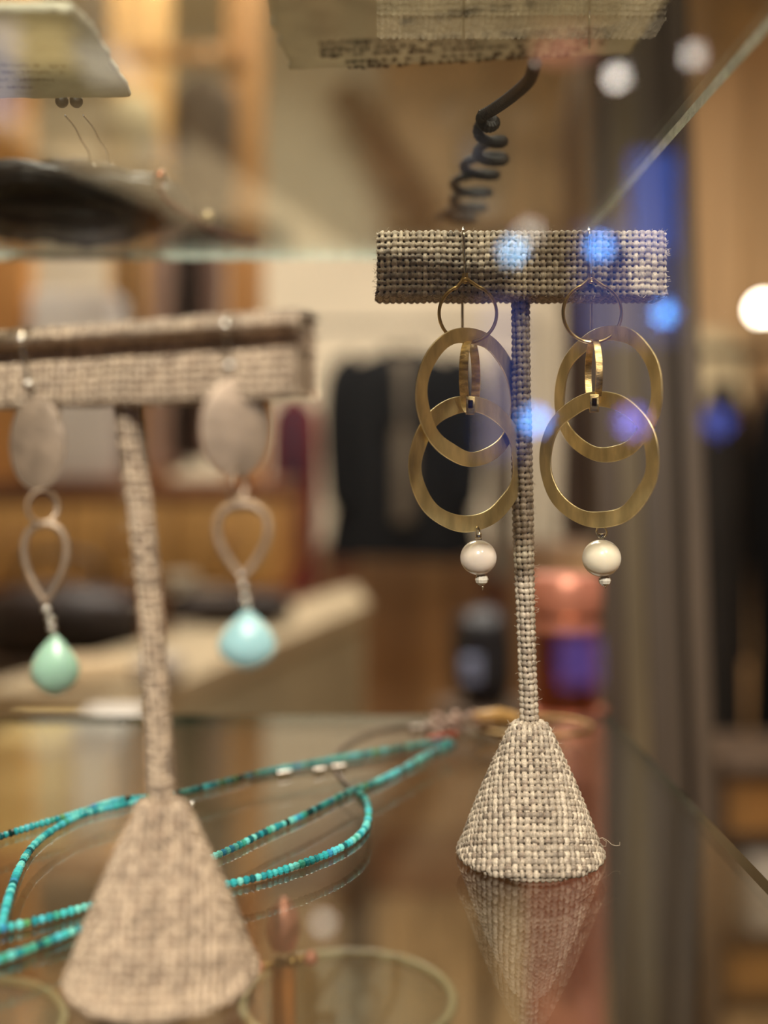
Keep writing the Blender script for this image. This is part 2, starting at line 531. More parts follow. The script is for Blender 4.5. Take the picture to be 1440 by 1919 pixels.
def rounded(poly, r, n=5):
    """round the corners of a closed 2-D polygon"""
    out = []
    m = len(poly)
    for i in range(m):
        p0, p1, p2 = np.array(poly[i - 1], float), np.array(poly[i], float), np.array(poly[(i + 1) % m], float)
        a = p1 + (p0 - p1) / np.linalg.norm(p0 - p1) * r; b = p1 + (p2 - p1) / np.linalg.norm(p2 - p1) * r
        for k in range(n + 1):
            t = k / n
            out.append((1 - t) ** 2 * a + 2 * t * (1 - t) * p1 + t * t * b)
    return out


PITCH = 0.140


def linen_stand(label, base, pole_top, bar_c, bar_len, bar_h, bar_d, bar_yaw, mat, seed, pitch=PITCH, step=.0175, sect=None):
    root = empty('earring_stand', (base[0], base[1], SH), label, 'earring stand')
    bx, by = base
    # cone
    H, R0, R1 = 3.08, .44, 1.66
    prof = [(.02, H + .03), (R0 - .16, H + .02), (R0 - .05, H - .03), (R0, H - .13)]
    for k in range(1, 20):
        t = k / 20
        prof.append((R0 + (R1 - .06 - R0) * t + .05 * math.sin(math.pi * t), H - .13 - (H - .33) * t))
    prof += [(R1 - .02, .17), (R1, .11), (R1 - .02, .055), (R1 - .08, .02), (R1 - .3, .012), (.1, .012)]
    pr, s = resample(prof, step)
    nth = int(2 * math.pi * R1 / step)
    th = np.linspace(0, 2 * math.pi, nth, endpoint=False)
    TH, SS = np.meshgrid(th, s, indexing='ij')
    RR = np.interp(SS, s, pr[:, 0]); ZZ = np.interp(SS, s, pr[:, 1])
    wob = 1 + .012 * np.sin(3 * TH + seed) * np.clip(RR / R1, 0, 1)
    P = np.stack([bx + RR * wob * np.sin(TH), by + RR * wob * -np.cos(TH), SH + ZZ], -1)  # TH=0 faces the viewer
    n = normals(P, True, False)
    if np.mean(n[:, len(s) // 2, :2] * (P[:, len(s) // 2, :2] - np.array([bx, by]))) < 0: n = -n
    phi = np.where(TH > math.pi, TH - 2 * math.pi, TH) * .347
    sl = SS + R0 / .347 - .4
    U = sl * np.sin(phi) / pitch + 50; V = sl * np.cos(phi) / pitch + 50
    Q, c = weave(P, n, U, V, seed)
    low = ZZ < .03
    Q[low & (SS > s[-1] * .6)] = P[low & (SS > s[-1] * .6)]
    grid_obj('cone_base', Q, c, mat, root, True, False)
    # pole
    z0 = SH + H - .05; z1 = pole_top[2]
    L = z1 - z0
    ns = int(L / step); nc = 76
    t = np.linspace(0, 1, ns); a = np.linspace(0, 2 * math.pi, nc, endpoint=False)
    Tm, Am = np.meshgrid(t, a, indexing='ij')
    rr = .172 + .012 * np.sin(Tm * 9 + seed) + .16 * np.clip((Tm * L - (L - .22)) / .22, 0, 1) ** 2 + .05 * np.clip((.12 - Tm * L) / .12, 0, 1)
    sq = 1 + .06 * np.cos(4 * Am)
    bow = np.sin(Tm * math.pi) * (.05 if seed % 2 else .10)
    P = np.stack([bx + (pole_top[0] - bx) * Tm + bow * (-1 if seed % 2 else 1) + rr * sq * np.cos(Am),
                  by + (pole_top[1] - by) * Tm + rr * sq * np.sin(Am), z0 + Tm * L], -1)
    ctr = np.stack([bx + (pole_top[0] - bx) * Tm + bow * (-1 if seed % 2 else 1), by + (pole_top[1] - by) * Tm, z0 + Tm * L], -1)
    n = P - ctr; n /= np.linalg.norm(n, axis=2, keepdims=True)
    Q, c = weave(P, n, Am / (2 * math.pi) * 8 + Tm * 1.2, Tm * L / pitch, seed + 11, amp=.026, r=.036)
    grid_obj('pole', Q, c, mat, root, False, True)
    # bar
    hz, hd = bar_h / 2, bar_d / 2
    sec = rounded(sect or [(-hd, -hz), (hd, -hz), (hd, hz), (-hd, hz)], .05)
    sec.append(sec[0])
    sp, ss = resample(sec, step)
    sp = sp[:-1]; ss = ss[:-1]
    nx = int(bar_len / step)
    X = np.linspace(-bar_len / 2, bar_len / 2, nx)
    XX, SS = np.meshgrid(X, ss, indexing='ij')
    DY = np.interp(SS, np.r_[ss], sp[:, 0]); DZ = np.interp(SS, ss, sp[:, 1])
    edge = np.clip((np.abs(XX) - bar_len / 2 + .06) / .06, 0, 1)
    DZ = DZ + .012 * sn(XX * 3, seed) ; DY = DY * (1 - .05 * edge); DZ = DZ * (1 - .04 * edge)
    flare = np.clip((-DZ - hz + .12) / .12, 0, 1)
    XX2 = XX + flare * np.sign(XX) * .05 * np.clip(np.abs(XX) / (bar_len / 2), 0, 1) ** 6
    cy, sy = math.cos(bar_yaw), math.sin(bar_yaw)
    P = np.stack([bar_c[0] + XX2 * cy - DY * sy, bar_c[1] + XX2 * sy + DY * cy, bar_c[2] + DZ], -1)
    n = normals(P, False, True)
    mid = P[nx // 2]; cc = np.array(bar_c)
    if np.sum(n[nx // 2] * (mid - cc)) < 0: n = -n
    Q, c = weave(P, n, XX / pitch + 60, SS / pitch + 30, seed + 21)
    grid_obj('crossbar', Q, c, mat, root, False, True)
    if sect:
        for sgn in (-1, 1):
            x = sgn * (bar_len / 2 - .03)
            q = [(bar_c[0] + x * cy - p[0] * sy, bar_c[1] + x * sy + p[0] * cy, bar_c[2] + p[1]) for p in sec[:-1]]
            m_ = MB(); m_.add(q, [tuple(range(len(q)))]); m_.build('crossbar_end', MT['linen_end'], root, smooth=False)
    for sgn in (() if sect else (-1, 1)):
        n1, n2 = int(bar_d / step), int(bar_h / step)
        a1 = np.linspace(-hd + .01, hd - .01, n1); a2 = np.linspace(-hz + .01, hz - .01, n2)
        AA, BB = np.meshgrid(a1, a2, indexing='ij')
        x = sgn * (bar_len / 2 - .035)
        P = np.stack([bar_c[0] + x * cy - AA * sy, bar_c[1] + x * sy + AA * cy, bar_c[2] + BB], -1)
        nn = np.zeros_like(P); nn[..., 0] = sgn * cy; nn[..., 1] = sgn * sy
        Q, c = weave(P, nn, AA / pitch + 20, BB / pitch + 20, seed + 31, amp=.012, r=.02)
        grid_obj('crossbar_end', Q, c, mat, root)
    # loose fibres
    mb = MB()
    R = random.Random(seed)
    def fibre(p, d, ln):
        pts = [Vector(p)]; d = Vector(d).normalized()
        for _ in range(5):
            d = (d + Vector((R.uniform(-.5, .5), R.uniform(-.5, .5), R.uniform(-.5, .5)))).normalized()
            pts.append(pts[-1] + d * ln / 5)
        mb.tube(pts, .0035, 3, caps=False)
    for _ in range(420):
        w = R.random()
        if w < .45:
            x = R.uniform(-bar_len / 2, bar_len / 2); top = R.random() < .4
            z = hz if top else -hz; y = -hd
            fibre((bar_c[0] + x * cy - y * sy, bar_c[1] + x * sy + y * cy, bar_c[2] + z), (R.uniform(-.6, .6), -.3, 1 if top else -1), R.uniform(.05, .16))
        elif w < .58:
            sg = R.choice((-1, 1)); z = R.uniform(-hz, hz)
            x = sg * bar_len / 2; y = -hd
            fibre((bar_c[0] + x * cy - y * sy, bar_c[1] + x * sy + y * cy, bar_c[2] + z), (sg, -.3, R.uniform(-.5, .5)), R.uniform(.05, .15))
        elif w < .82:
            t_ = R.random(); sg = R.choice((-1, 1))
            fibre((bx + (pole_top[0] - bx) * t_ + sg * .19, by + (pole_top[1] - by) * t_, z0 + t_ * L), (sg, 0, R.uniform(-.8, .8)), R.uniform(.05, .14))
        else:
            t_ = R.random(); sg = R.choice((-1, 1)); rr_ = R0 + (R1 - R0) * t_
            fibre((bx + sg * rr_, by, SH + H * (1 - t_) + .03), (sg, 0, R.uniform(-.4, .8)), R.uniform(.05, .14))
    mb.build('loose_fibres', M('linen_fibre', S(206, 190, 166), .6), root, kind='stuff')
    if seed == 3:
        mb = MB()
        d = 25.9
        pts = [PX(x, y, d) for x, y in ((1122, 1572), (1130, 1570), (1140, 1576), (1147, 1583), (1155, 1585), (1162, 1584), (1162, 1578))]
        mb.tube(pts, .006, 4)
        pts = [PX(x, y, d) for x, y in ((1121, 1575), (1128, 1585), (1136, 1586), (1137, 1577), (1130, 1572))]
        mb.tube(pts, .005, 4)
        mb.build('loose_thread', M('pale_thread', S(214, 196, 170), .5), root)
    return root


# right hand stand (in focus) and left hand stand (nearer, blurred)
RS_Y = 25.85
rb = PX(975, 0, RS_Y)[0]
barR_x = (PX(706, 0, 25.3)[0] + PX(1250, 0, 25.3)[0]) / 2
barR_len = PX(1250, 0, 25.3)[0] - PX(706, 0, 25.3)[0] - .05
zt, zb = PX(0, 434, 25.3)[2] - .03, PX(0, 553, 25.3)[2] + .03
linen_stand('tall linen-wrapped T-shaped earring stand in sharp focus, holding the brass ring earrings', (PX(993, 0, 26.05)[0], 26.05),
            (PX(976, 0, RS_Y)[0], RS_Y, zb + .1), (barR_x, RS_Y, (zt + zb) / 2), barR_len, zt - zb, 1.05, 0.0, MT['linen'], 3)
linen_stand('shorter blurred linen-wrapped T-shaped earring stand, holding the silver earrings with aqua drops', (-3.78, 19.75),
            (-4.3, 19.3, 1.30), (-4.22, 19.2, 1.87), 6.9, 1.27, .6, -math.radians(25.6), MT['linen_warm'], 8,
            sect=[(-.36, -.635), (.3, -.635), (.3, .635), (-.28, .635), (-.28, .46), (.14, .44), (.14, .06), (-.34, .02)])  # recess under the lip shaped to give the dark shadow band


# ------------------------------------------------------------------ earrings
def P3(px, py, d):
    return Vector(PX(px, py, d))


def flat_ring(c, R, band, yaw, th=.045, seed=0, n=120, ez=1.0, roll=0.0):
    mb = MB()
    rr = random.Random(seed)
    ph = [rr.uniform(0, 6.28) for _ in range(6)]
    u = Vector((math.cos(yaw), math.sin(yaw), 0)); w = Vector((math.sin(yaw), -math.cos(yaw), 0)); z = Vector((0, 0, 1))
    c = Vector(c)
    vs, fs = [], []
    for i in range(n):
        a = 2 * math.pi * i / n
        o = R * (1 + .004 * math.sin(5 * a + ph[0]) + .003 * math.sin(9 * a + ph[1]) + .009 * math.sin(2 * a + ph[4]))
        b = band * (1.12 + .07 * math.sin(2 * a + ph[2]) + .04 * math.sin(7 * a + ph[3]))
        bend = .02 * math.sin(2 * a + ph[5]) + .008 * math.sin(7 * a + ph[0])
        d = u * math.cos(a + roll) + z * (math.sin(a + roll) * ez)
        e = .012
        for rad, off in ((o, -th / 2 + e), (o - e, -th / 2), (o - b + e, -th / 2), (o - b, -th / 2 + e), (o - b, th / 2 - e), (o - b + e, th / 2), (o - e, th / 2), (o, th / 2 - e)):
            vs.append(c + d * rad + w * (off + bend))
    for i in range(n):
        j = (i + 1) % n
        for k in range(8):
            l = (k + 1) % 8
            fs.append((i * 8 + k, i * 8 + l, j * 8 + l, j * 8 + k))
    mb.add(vs, fs)
    return mb


def band_link(c, a, b, wd, yaw, th=.035, n=72):
    """band ring: ellipse a (level) x b (upright), band wd wide along the ring's axis"""
    mb = MB()
    u = Vector((math.cos(yaw), math.sin(yaw), 0)); w = Vector((math.sin(yaw), -math.cos(yaw), 0)); z = Vector((0, 0, 1))
    c = Vector(c); vs, fs = [], []
    for i in range(n):
        t = 2 * math.pi * i / n
        d = u * (a * math.cos(t)) + z * (b * math.sin(t)); nn = (u * (math.cos(t) / a) + z * (math.sin(t) / b)).normalized()
        h = wd / 2
        for o, s in ((th / 2, -h), (0 + th / 2 + .006, 0), (th / 2, h), (-th / 2, h), (-th / 2, -h)):
            vs.append(c + d + nn * o + w * s)
    for i in range(n):
        j = (i + 1) % n
        for k in range(5):
            l = (k + 1) % 5
            fs.append((i * 5 + k, i * 5 + l, j * 5 + l, j * 5 + k))
    mb.add(vs, fs)
    return mb


def smooth_path(pts, n=6):
    pts = [Vector(p) for p in pts]
    out = []
    for i in range(len(pts) - 1):
        p0 = pts[max(0, i - 1)]; p1 = pts[i]; p2 = pts[i + 1]; p3 = pts[min(len(pts) - 1, i + 2)]
        for k in range(n):
            t = k / n
            out.append(.5 * ((2 * p1) + (p2 - p0) * t + (2 * p0 - 5 * p1 + 4 * p2 - p3) * t * t + (3 * p1 - p0 - 3 * p2 + p3) * t ** 3))
    out.append(pts[-1])
    return out


def facet_ball(c, r, sz=1.0, rot=0.0):
    mb = MB()
    prof = [(r * .35, -r * sz), (r * .85, -r * .55 * sz), (r, 0), (r * .85, r * .55 * sz), (r * .35, r * sz)]
    mb.lathe(prof, c, 9)
    return mb


def brass_earring(label, hx, D, hoop, r1, r2, link, pend, pearl_mat, seed, rear_x):
    root = empty('earring', PX(hx, 430, D), label, 'earring', 'brass ring and pearl earrings on the right stand')
    yb = RS_Y + .58
    # ear wire over the bar
    pts = [P3(rear_x, 617, yb + .2), P3(rear_x, 560, yb + .12), P3(hx, 470, yb + .05), P3(hx, 436, yb - .05), P3(hx, 429, RS_Y + .3), P3(hx, 427, RS_Y), P3(hx, 429, RS_Y - .35),
           P3(hx, 436, D - .03), P3(hx + 1, 470, D), P3(hx + 3, 505, D - .03), P3(hx + 4, 530, D - .03)]
    MB().tube(smooth_path(pts), .033, 8).build('ear_wire', MT['silver'], root, label='silver ear wire')
    # hoop with neck
    cx, cy, r = hoop
    c = P3(cx, cy, D); R = r * D / F
    pts = [P3(hx + 0, 512, D - .04), P3(hx - 1, 522, D - .04)]
    a0 = math.radians(112)
    for k in range(61):
        a = a0 + (2 * math.pi - math.radians(44)) * k / 60
        pts.append(c + Vector((math.cos(a) * R, -.04 + .03 * math.cos(a), math.sin(a) * R)))
    pts += [P3(hx + 7, 522, D - .04), P3(hx + 6, 512, D - .04)]
    MB().tube(smooth_path(pts, 3), .038, 8).build('wire_hoop', MT['brass_wire'], root)
    wr = MB()
    hel = [P3(hx + 3, 530, D - .04) + Vector((math.cos(t) * .055, math.sin(t) * .055, -.01 + t * .006)) for t in np.linspace(0, 6 * math.pi, 50)]
    wr.tube(hel, .014, 6)
    wr.build('wire_wrap', MT['brass_wire'], root)
    # flat rings
    for (x0, y0, x1, y1, band, sgn, dz, sd, far) in (r1, r2):
        w = x1 - x0; h = y1 - y0
        yaw = math.acos(min(1, w / h)) * sgn
        c = P3((x0 + x1) / 2, (y0 + y1) / 2, D + dz)
        flat_ring(c, h / 2 * D / F, band * D / F, yaw, seed=sd).build('flat_ring', MT['brass'], root)
    (lx, ly, a, b, wd, yw) = link
    lk = band_link(P3(lx, ly, D + .02), a, b, wd, yw).build('link_band', MT['brass_bright'], root)
    tb = P3(lx + link_tab[seed][0], ly + link_tab[seed][1], D - a * .9)
    flat = MB().box(tb.x - .10, tb.x + .10, tb.y - .03, tb.y + .03, tb.z - .2, tb.z + .2, .015)
    flat.build('link_tab', MT['brass_bright'], lk)
    MB().box(tb.x - .055, tb.x + .055, tb.y - .05, tb.y - .02, tb.z - .06, tb.z + .12, .012).build('tab_hole_shade', M('dark_hole_tone', S(52, 40, 30), .25, .6), lk)  # dark block standing in for the shaded hole in the tab
    # pearl pendant
    px, py, pr, bx, by, br, ey = pend
    lc = P3(px - (1 if seed == 1 else 0), py - pr - 13, D)
    tw = .35 if seed == 1 else 1.0
    loop = [lc + Vector((math.cos(t) * .115 * tw, math.sin(t) * .05 + .08 * math.cos(t) * (1 - tw), math.sin(t) * .125)) for t in np.linspace(0, 2 * math.pi, 24, endpoint=False)]
    MB().tube(loop, .022, 8, closed=True).build('wire_loop', MT['silver'], root)
    hel = [P3(px, py - pr - 3, D) + Vector((math.cos(t) * .06, math.sin(t) * .06, -.03 + t * .0065)) for t in np.linspace(0, 6 * math.pi, 60)]
    MB().tube(hel, .02, 6).build('wire_wrap', MT['silver'], root)
    MB().ball(P3(px, py, D), pr * D / F, 48, sz=.97).build('pearl', pearl_mat, root)
    facet_ball(P3(bx, by, D), br * D / F, .85).build('small_bead', MT['moonstone'], root, smooth=False)
    MB().tube([P3(px, py + pr - 2, D), P3(bx, by, D), P3(bx + 2, ey - 4, D), P3(bx + 2, ey + 3, D)], .012, 6).build('head_pin', MT['silver'], root)
    MB().ball(P3(bx + 2, ey - 3, D), .032, 12).build('pin_ball', MT['silver'], root)
    return root


link_tab = {1: (1, 54), 2: (1, 54)}
D1 = RS_Y - .525 - .12
brass_earring('brass ring earring with pearl drop, its rings passing behind the linen pole', 869, D1, (877, 588, 54),
              (777, 614, 987, 874, 25, 1, .02, 11, 0), (764, 741, 992, 997, 26, 1, .0, 12, 0), (881, 706, .48, .80, .20, math.radians(68)),
              (897, 1045, 34, 903, 1086, 13, 1103), MT['pearl_pink'], 1, 867)
brass_earring('brass ring earring with pearl drop, hanging clear to the right of the linen pole', 1105, D1, (1110, 587, 55),
              (1057, 609, 1217, 868, 24, -1, .06, 13, 0), (1027, 733, 1213, 990, 25, -1, -.16, 14, 0), (1113, 702, .42, .78, .15, -math.radians(84)),
              (1128, 1046, 36, 1134, 1088, 12, 1100), MT['pearl'], 2, 1109)


def drop_path(c, w, h, n=72):
    out = []
    for k in range(n):
        t = 2 * math.pi * k / n
        out.append(Vector(c) + Vector((w / 2 * math.sin(t) * abs(math.sin(t / 2)) ** 1.0 * 1.28, 0, -h / 2 * math.cos(t))))
    return out


def silver_earring(label, D, hook, ball2, disc, linkr, drop, beads, stone, smat, yaw, seed):
    root = empty('earring', PX(hook[0], hook[1], D), label, 'earring', 'silver disc and aqua drop earrings on the left stand')
    s = D / F
    # ear wire
    back = Vector((math.sin(.447) * .9, math.cos(.447) * .9, 0))
    top = P3(hook[0], hook[1] - 10, D)
    pts = [P3(ball2[0], ball2[1] + 12, D - .03), P3(ball2[0], ball2[1], D - .03), P3((hook[0] + ball2[0]) / 2, (hook[1] + ball2[1]) / 2, D), P3(hook[0], hook[1], D + .02),
           top + Vector((.03, .10, .06)), top + back * .5 + Vector((0, 0, .10)), top + back + Vector((0, 0, -.02)), top + back * 1.05 + Vector((0, 0, -1.2)), top + back * 1.2 + Vector((0, 0, -2.0))]
    MB().tube(smooth_path(pts), .035, 8).build('ear_wire', MT['silver'], root, label='silver ear wire')
    MB().ball(P3(hook[0], hook[1], D - .05), .085, 24).build('wire_ball', MT['silver_ball'], root)
    MB().ball(P3(ball2[0], ball2[1], D - .08), .085, 24).build('wire_ball', MT['silver_ball'], root)
    # domed oval disc
    x0, y0, x1, y1 = disc
    c = P3((x0 + x1) / 2, (y0 + y1) / 2, D - .06)
    a, b = (x1 - x0) / 2 * s, (y1 - y0) / 2 * s
    ya = yaw
    mb = MB(); n = 64
    vs, fs = [], []
    rings = [(0.02, -.05), (.35, -.045), (.7, -.03), (.93, -.008), (1, .005), (1, .035), (.9, .04), (.4, .03), (.02, .025)]
    for q, off in rings:
        for k in range(n):
            t = 2 * math.pi * k / n
            lx = a / math.cos(ya) * q * math.cos(t); lz = b * q * math.sin(t)
            vs.append(c + Vector((lx * math.cos(ya) - off * math.sin(ya), lx * math.sin(ya) + off * math.cos(ya), lz)))
    for i in range(len(rings) - 1):
        for k in range(n):
            l = (k + 1) % n
            fs.append((i * n + k, i * n + l, (i + 1) * n + l, (i + 1) * n + k))
    fs.append(tuple(range(n))); fs.append(tuple((len(rings) - 1) * n + k for k in range(n)))
    mb.add(vs, fs); mb.build('oval_disc', MT['silver_disc'], root)
    # small jump ring
    x, y, w, h = linkr
    lp = [P3(x, y, D - .05) + Vector((math.cos(t) * w / 2 * s, .18 * math.cos(t), math.sin(t) * h / 2 * s)) for t in np.linspace(0, 2 * math.pi, 40, endpoint=False)]
    MB().tube(lp, .045, 8, closed=True, flat=.7).build('jump_ring', MT['silver_disc'], root)
    # open drop-shaped loop
    x0, y0, x1, y1 = drop
    MB().tube(drop_path(P3((x0 + x1) / 2, (y0 + y1) / 2, D - .05), (x1 - x0) * s - .12, (y1 - y0) * s - .1), .062, 10, closed=True).build('open_drop_loop', MT['silver_disc'], root)
    # wrapped wire and beads
    for (bx, by, br) in beads:
        MB().ball(P3(bx, by, D - .05), br * s, 16, sz=.8).build('silver_bead', MT['silver_ball'], root)
    bx, by, br = beads[-1]
    hel = [P3(bx, by, D - .05) + Vector((math.cos(t) * .05, math.sin(t) * .05, -.14 + t * .012)) for t in np.linspace(0, 8 * math.pi, 70)]
    MB().tube(hel, .02, 6).build('wire_wrap', MT['silver'], root)
    # briolette
    x0, y0, x1, y1 = stone
    w = (x1 - x0) * s / 2; h = (y1 - y0) * s
    prof = [(.012, h)]
    for k in range(1, 22):
        t = k / 22
        zz = h * (1 - t)
        r = w * min(1, (math.sin(math.pi * min(1, t * 1.0) ** 1.35) ** .62)) if t < .97 else w * .35
        prof.append((max(.015, r), zz))
    prof.append((.02, 0))
    cc = P3((x0 + x1) / 2, y1, D - .05)
    MB().lathe(prof, cc, 14, sy=.55).build('faceted_drop', smat, root, smooth=True, angle=16)
    return root


silver_earring('silver oval disc earring ending in a pale blue-aqua drop, right one of the left stand', 17.86, (422, 610), (430, 686), (378, 708, 508, 897), (446, 908, 24, 60),
               (399, 938, 511, 1088), [(452, 1080, 8), (456, 1098, 8), (460, 1122, 9)], (409, 1142, 518, 1256), MT['aqua'], math.radians(14), 5)
silver_earring('silver oval disc earring ending in a sea-green drop, left one of the left stand', 19.6, (40, 636), (54, 720), (14, 745, 124, 918), (80, 950, 44, 62),
               (38, 976, 132, 1134), [(87, 1142, 8), (93, 1160, 7), (97, 1176, 8)], (58, 1188, 149, 1302), MT['sea'], math.radians(-12), 6)


# ------------------------------------------------------------------ turquoise bead strands on the lower shelf
def on_plane(px, py, h):
    """cm point where the pixel's ray meets height h"""
    d = F * h / (VY - py)
    return Vector(PX(px, py, d))


BR = .098
bead_mb = MB()
bead_mb.lathe([(BR * .30, -BR * .78), (BR * .78, -BR * .62), (BR, -BR * .1), (BR, BR * .12), (BR * .78, BR * .62), (BR * .30, BR * .78)], (0, 0, 0), 9)
bead_proto = None


def bead_run(root, pxs, first=False):
    global bead_proto
    pts = [on_plane(x, y, SH + BR) for x, y in pxs]
    pts = smooth_path(pts, 8)
    cord = MB().tube([p for p in pts], .02, 5)
    cord.build('cord', MT['brown_cord'], root)
    P = np.array([list(p) for p in pts]); s = np.r_[0, np.cumsum(np.linalg.norm(np.diff(P, axis=0), axis=1))]
    t = BR
    off = world_loc(root)
    rr = random.Random(len(pxs) * 31)
    while t < s[-1]:
        c = Vector([np.interp(t, s, P[:, k]) for k in range(3)]); c2 = Vector([np.interp(t + .02, s, P[:, k]) for k in range(3)])
        sc = rr.uniform(.88, 1.06)
        if bead_proto is None:
            b = bead_mb.build('bead', MT['turquoise'], None, smooth=False, origin=(0, 0, 0))
            bead_proto = b
        else:
            b = bead_proto.copy(); COL.objects.link(b); b.name = 'bead'
        b.parent = root
        b.location = W(*c) - off
        q = (c2 - c).to_track_quat('Z', 'Y')
        e = q.to_euler(); b.rotation_euler = e
        b.scale = (sc, sc, rr.uniform(.85, 1.05))
        t += 2 * BR * .80 * sc


n1 = empty('bead_necklace', tuple(on_plane(230, 1503, SH)), 'turquoise bead strand at the back of the glass shelf, passing behind the left stand', 'necklace')
bead_run(n1, [(846, 1387), (800, 1393), (740, 1403), (640, 1420), (560, 1435), (500, 1446), (420, 1466), (340, 1486), (280, 1494), (220, 1500), (150, 1522), (100, 1537), (50, 1552), (0, 1568), (-60, 1590)])
bead_run(n1, [(262, 1502), (200, 1515), (150, 1529), (100, 1555), (60, 1588), (35, 1630), (20, 1670), (10, 1705), (2, 1738)])
n2 = empty('bead_necklace', tuple(on_plane(600, 1520, SH)), 'turquoise bead strand looping round at the front of the glass shelf', 'necklace')
bead_run(n2, [(852, 1394), (810, 1410), (760, 1438), (700, 1468), (655, 1484), (600, 1512), (560, 1532), (500, 1558), (440, 1588), (390, 1610), (320, 1640), (250, 1668), (185, 1692), (120, 1712), (60, 1728), (0, 1742), (-50, 1760)])
bead_run(n2, [(672, 1486), (686, 1500), (691, 1525), (684, 1552), (660, 1576), (620, 1598), (560, 1621), (500, 1640), (450, 1652), (405, 1662), (330, 1682), (250, 1706), (175, 1733), (120, 1752), (60, 1777), (0, 1798), (-50, 1815)])
# knotted ends of the strands
tas = MB()
nc = empty('bead_cluster', tuple(on_plane(850, 1392, SH)), 'bunched pink-grey seed bead ends at the back of the glass shelf', 'bead cluster')
rr = random.Random(4)
pb = None
for k in range(46):
    u = rr.random()
    c = on_plane(805 + 120 * u + rr.uniform(-12, 12), 1378 + rr.uniform(-8, 10) - 14 * u, SH)
    c.z = SH + .12 + rr.random() * .45
    if pb is None:
        m_ = MB().ball((0, 0, 0), .13, 10); pb = m_.build('bead', MT['pink_bead'], None, origin=(0, 0, 0)); b = pb
    else:
        b = pb.copy(); COL.objects.link(b); b.name = 'bead'
    b.parent = nc; b.location = W(*c) - world_loc(nc)
cr_ = MB()
for k in range(5):
    cr_.ball(on_plane(806 + k * 11, 1391 - k * 2, SH) + Vector((0, 0, .12)), .11, 10)
cr_.build('coral_beads', MT['coral'], nc, label='coral red beads')

# brown cord with silver tubes
cdr = empty('cord_necklace', tuple(on_plane(650, 1400, SH)), 'thin brown cord arching behind the turquoise strands with small silver tubes', 'necklace')
pts = [on_plane(x, y, SH + .06) for x, y in ((668, 1486), (650, 1470), (634, 1450), (625, 1430), (634, 1408), (665, 1386), (710, 1370), (770, 1358), (846, 1352))]
MB().tube(smooth_path(pts), .045, 6).build('cord', MT['brown_cord'], cdr)
pts = [on_plane(x, y, SH + .06) for x, y in ((470, 1462), (540, 1448), (620, 1440), (700, 1428), (780, 1408), (850, 1380))]
MB().tube(smooth_path(pts), .035, 6).build('cord', MT['brown_cord'], cdr)
for a, b in (((588, 1446), (608, 1443)), ((622, 1440), (646, 1437)), ((520, 1452), (545, 1448)), ((768, 1366), (806, 1362))):
    MB().tube([on_plane(*a, SH + .09), on_plane(*b, SH + .09)], .09, 10).build('silver_tube', MT['silver'], cdr)

# silver ball standing in for lamp glints mirrored in the shelf glass
sb = MB().ball(on_plane(359, 1522, SH) + Vector((0, 0, .2)), .075, 16)
sb.build('silver_bead', MT['silver_ball'], label='tiny silver ball standing in for a mirrored lamp glint beside the top of the left linen cone', cat='bead')

# gold bangle and wooden clasp at the back of the shelf
bc = on_plane(1000, 1366, SH)
g = MB()
ring = [(bc.x + 1.98 * math.cos(t), bc.y + 1.5 * math.sin(t) - .3, SH + .16) for t in np.linspace(0, 2 * math.pi, 80, endpoint=False)]
g.tube(ring, .08, 10, closed=True)
g.build('bangle', MT['gold'], label='thin gold bangle lying at the back of the glass shelf behind the right cone', cat='bangle')
st = MB().tube([on_plane(880, 1350, SH + .35), on_plane(900, 1346, SH + .5), on_plane(935, 1344, SH + .5), on_plane(965, 1346, SH + .35)], [.12, .26, .32, .2], 10)
st.build('wooden_toggle', M('honey_wood', S(205, 160, 96), .4, 0, scale=80), label='honey coloured wooden toggle lying by the gold bangle', cat='toggle')


# ------------------------------------------------------------------ cards and jewellery on the upper shelf
def torn_card(name, label, corners, th, mat, seed, glyph_fn):
    """corners: cm (x,y) counter clockwise, torn edges"""
    root = empty(name, (sum(c[0] for c in corners) / len(corners), sum(c[1] for c in corners) / len(corners), UP + .28), label, 'card')
    zb = UP + .285
    R = random.Random(seed)
    out = []
    m = len(corners)
    for i in range(m):
        a = Vector(corners[i]).to_3d(); b = Vector(corners[(i + 1) % m]).to_3d()
        n = int((b - a).length / .12)
        t = (b - a).normalized(); nr = Vector((-t.y, t.x, 0))
        o = 0
        for k in range(n):
            o = o * .6 + R.uniform(-.035, .035)
            out.append(a + (b - a) * k / n + nr * o)
    n = len(out)
    cen = sum(out, Vector()) / n
    body, edge = MB(), MB()
    lo = [(p.x, p.y, zb) for p in out]; hi = [(p.x, p.y, zb + th) for p in out]
    body.add(lo + hi, [tuple(range(n))[::-1], tuple(range(n, 2 * n))], 0)
    # rim: slightly proud torn deckle
    vs, fs = [], []
    for p in out:
        d = (p - cen).normalized() * (.03 + R.random() * .03)
        q = p - d * 2
        vs += [(p.x, p.y, zb), (p.x + d.x, p.y + d.y, zb + th * .35), (p.x + d.x * .8, p.y + d.y * .8, zb + th * .8), (p.x, p.y, zb + th + .005), ]
    for i in range(n):
        j = (i + 1) % n
        for k in range(3):
            fs.append((i * 4 + k, j * 4 + k, j * 4 + k + 1, i * 4 + k + 1))
    edge.add(vs, fs)
    b = body.build('sheet', mat, root, smooth=False)
    edge.build('torn_edge', MT['paper_edge'], b)
    glyph_fn(root, zb, R)
    return root


def up(px, py):
    return on_plane(px, py, UP + .285)


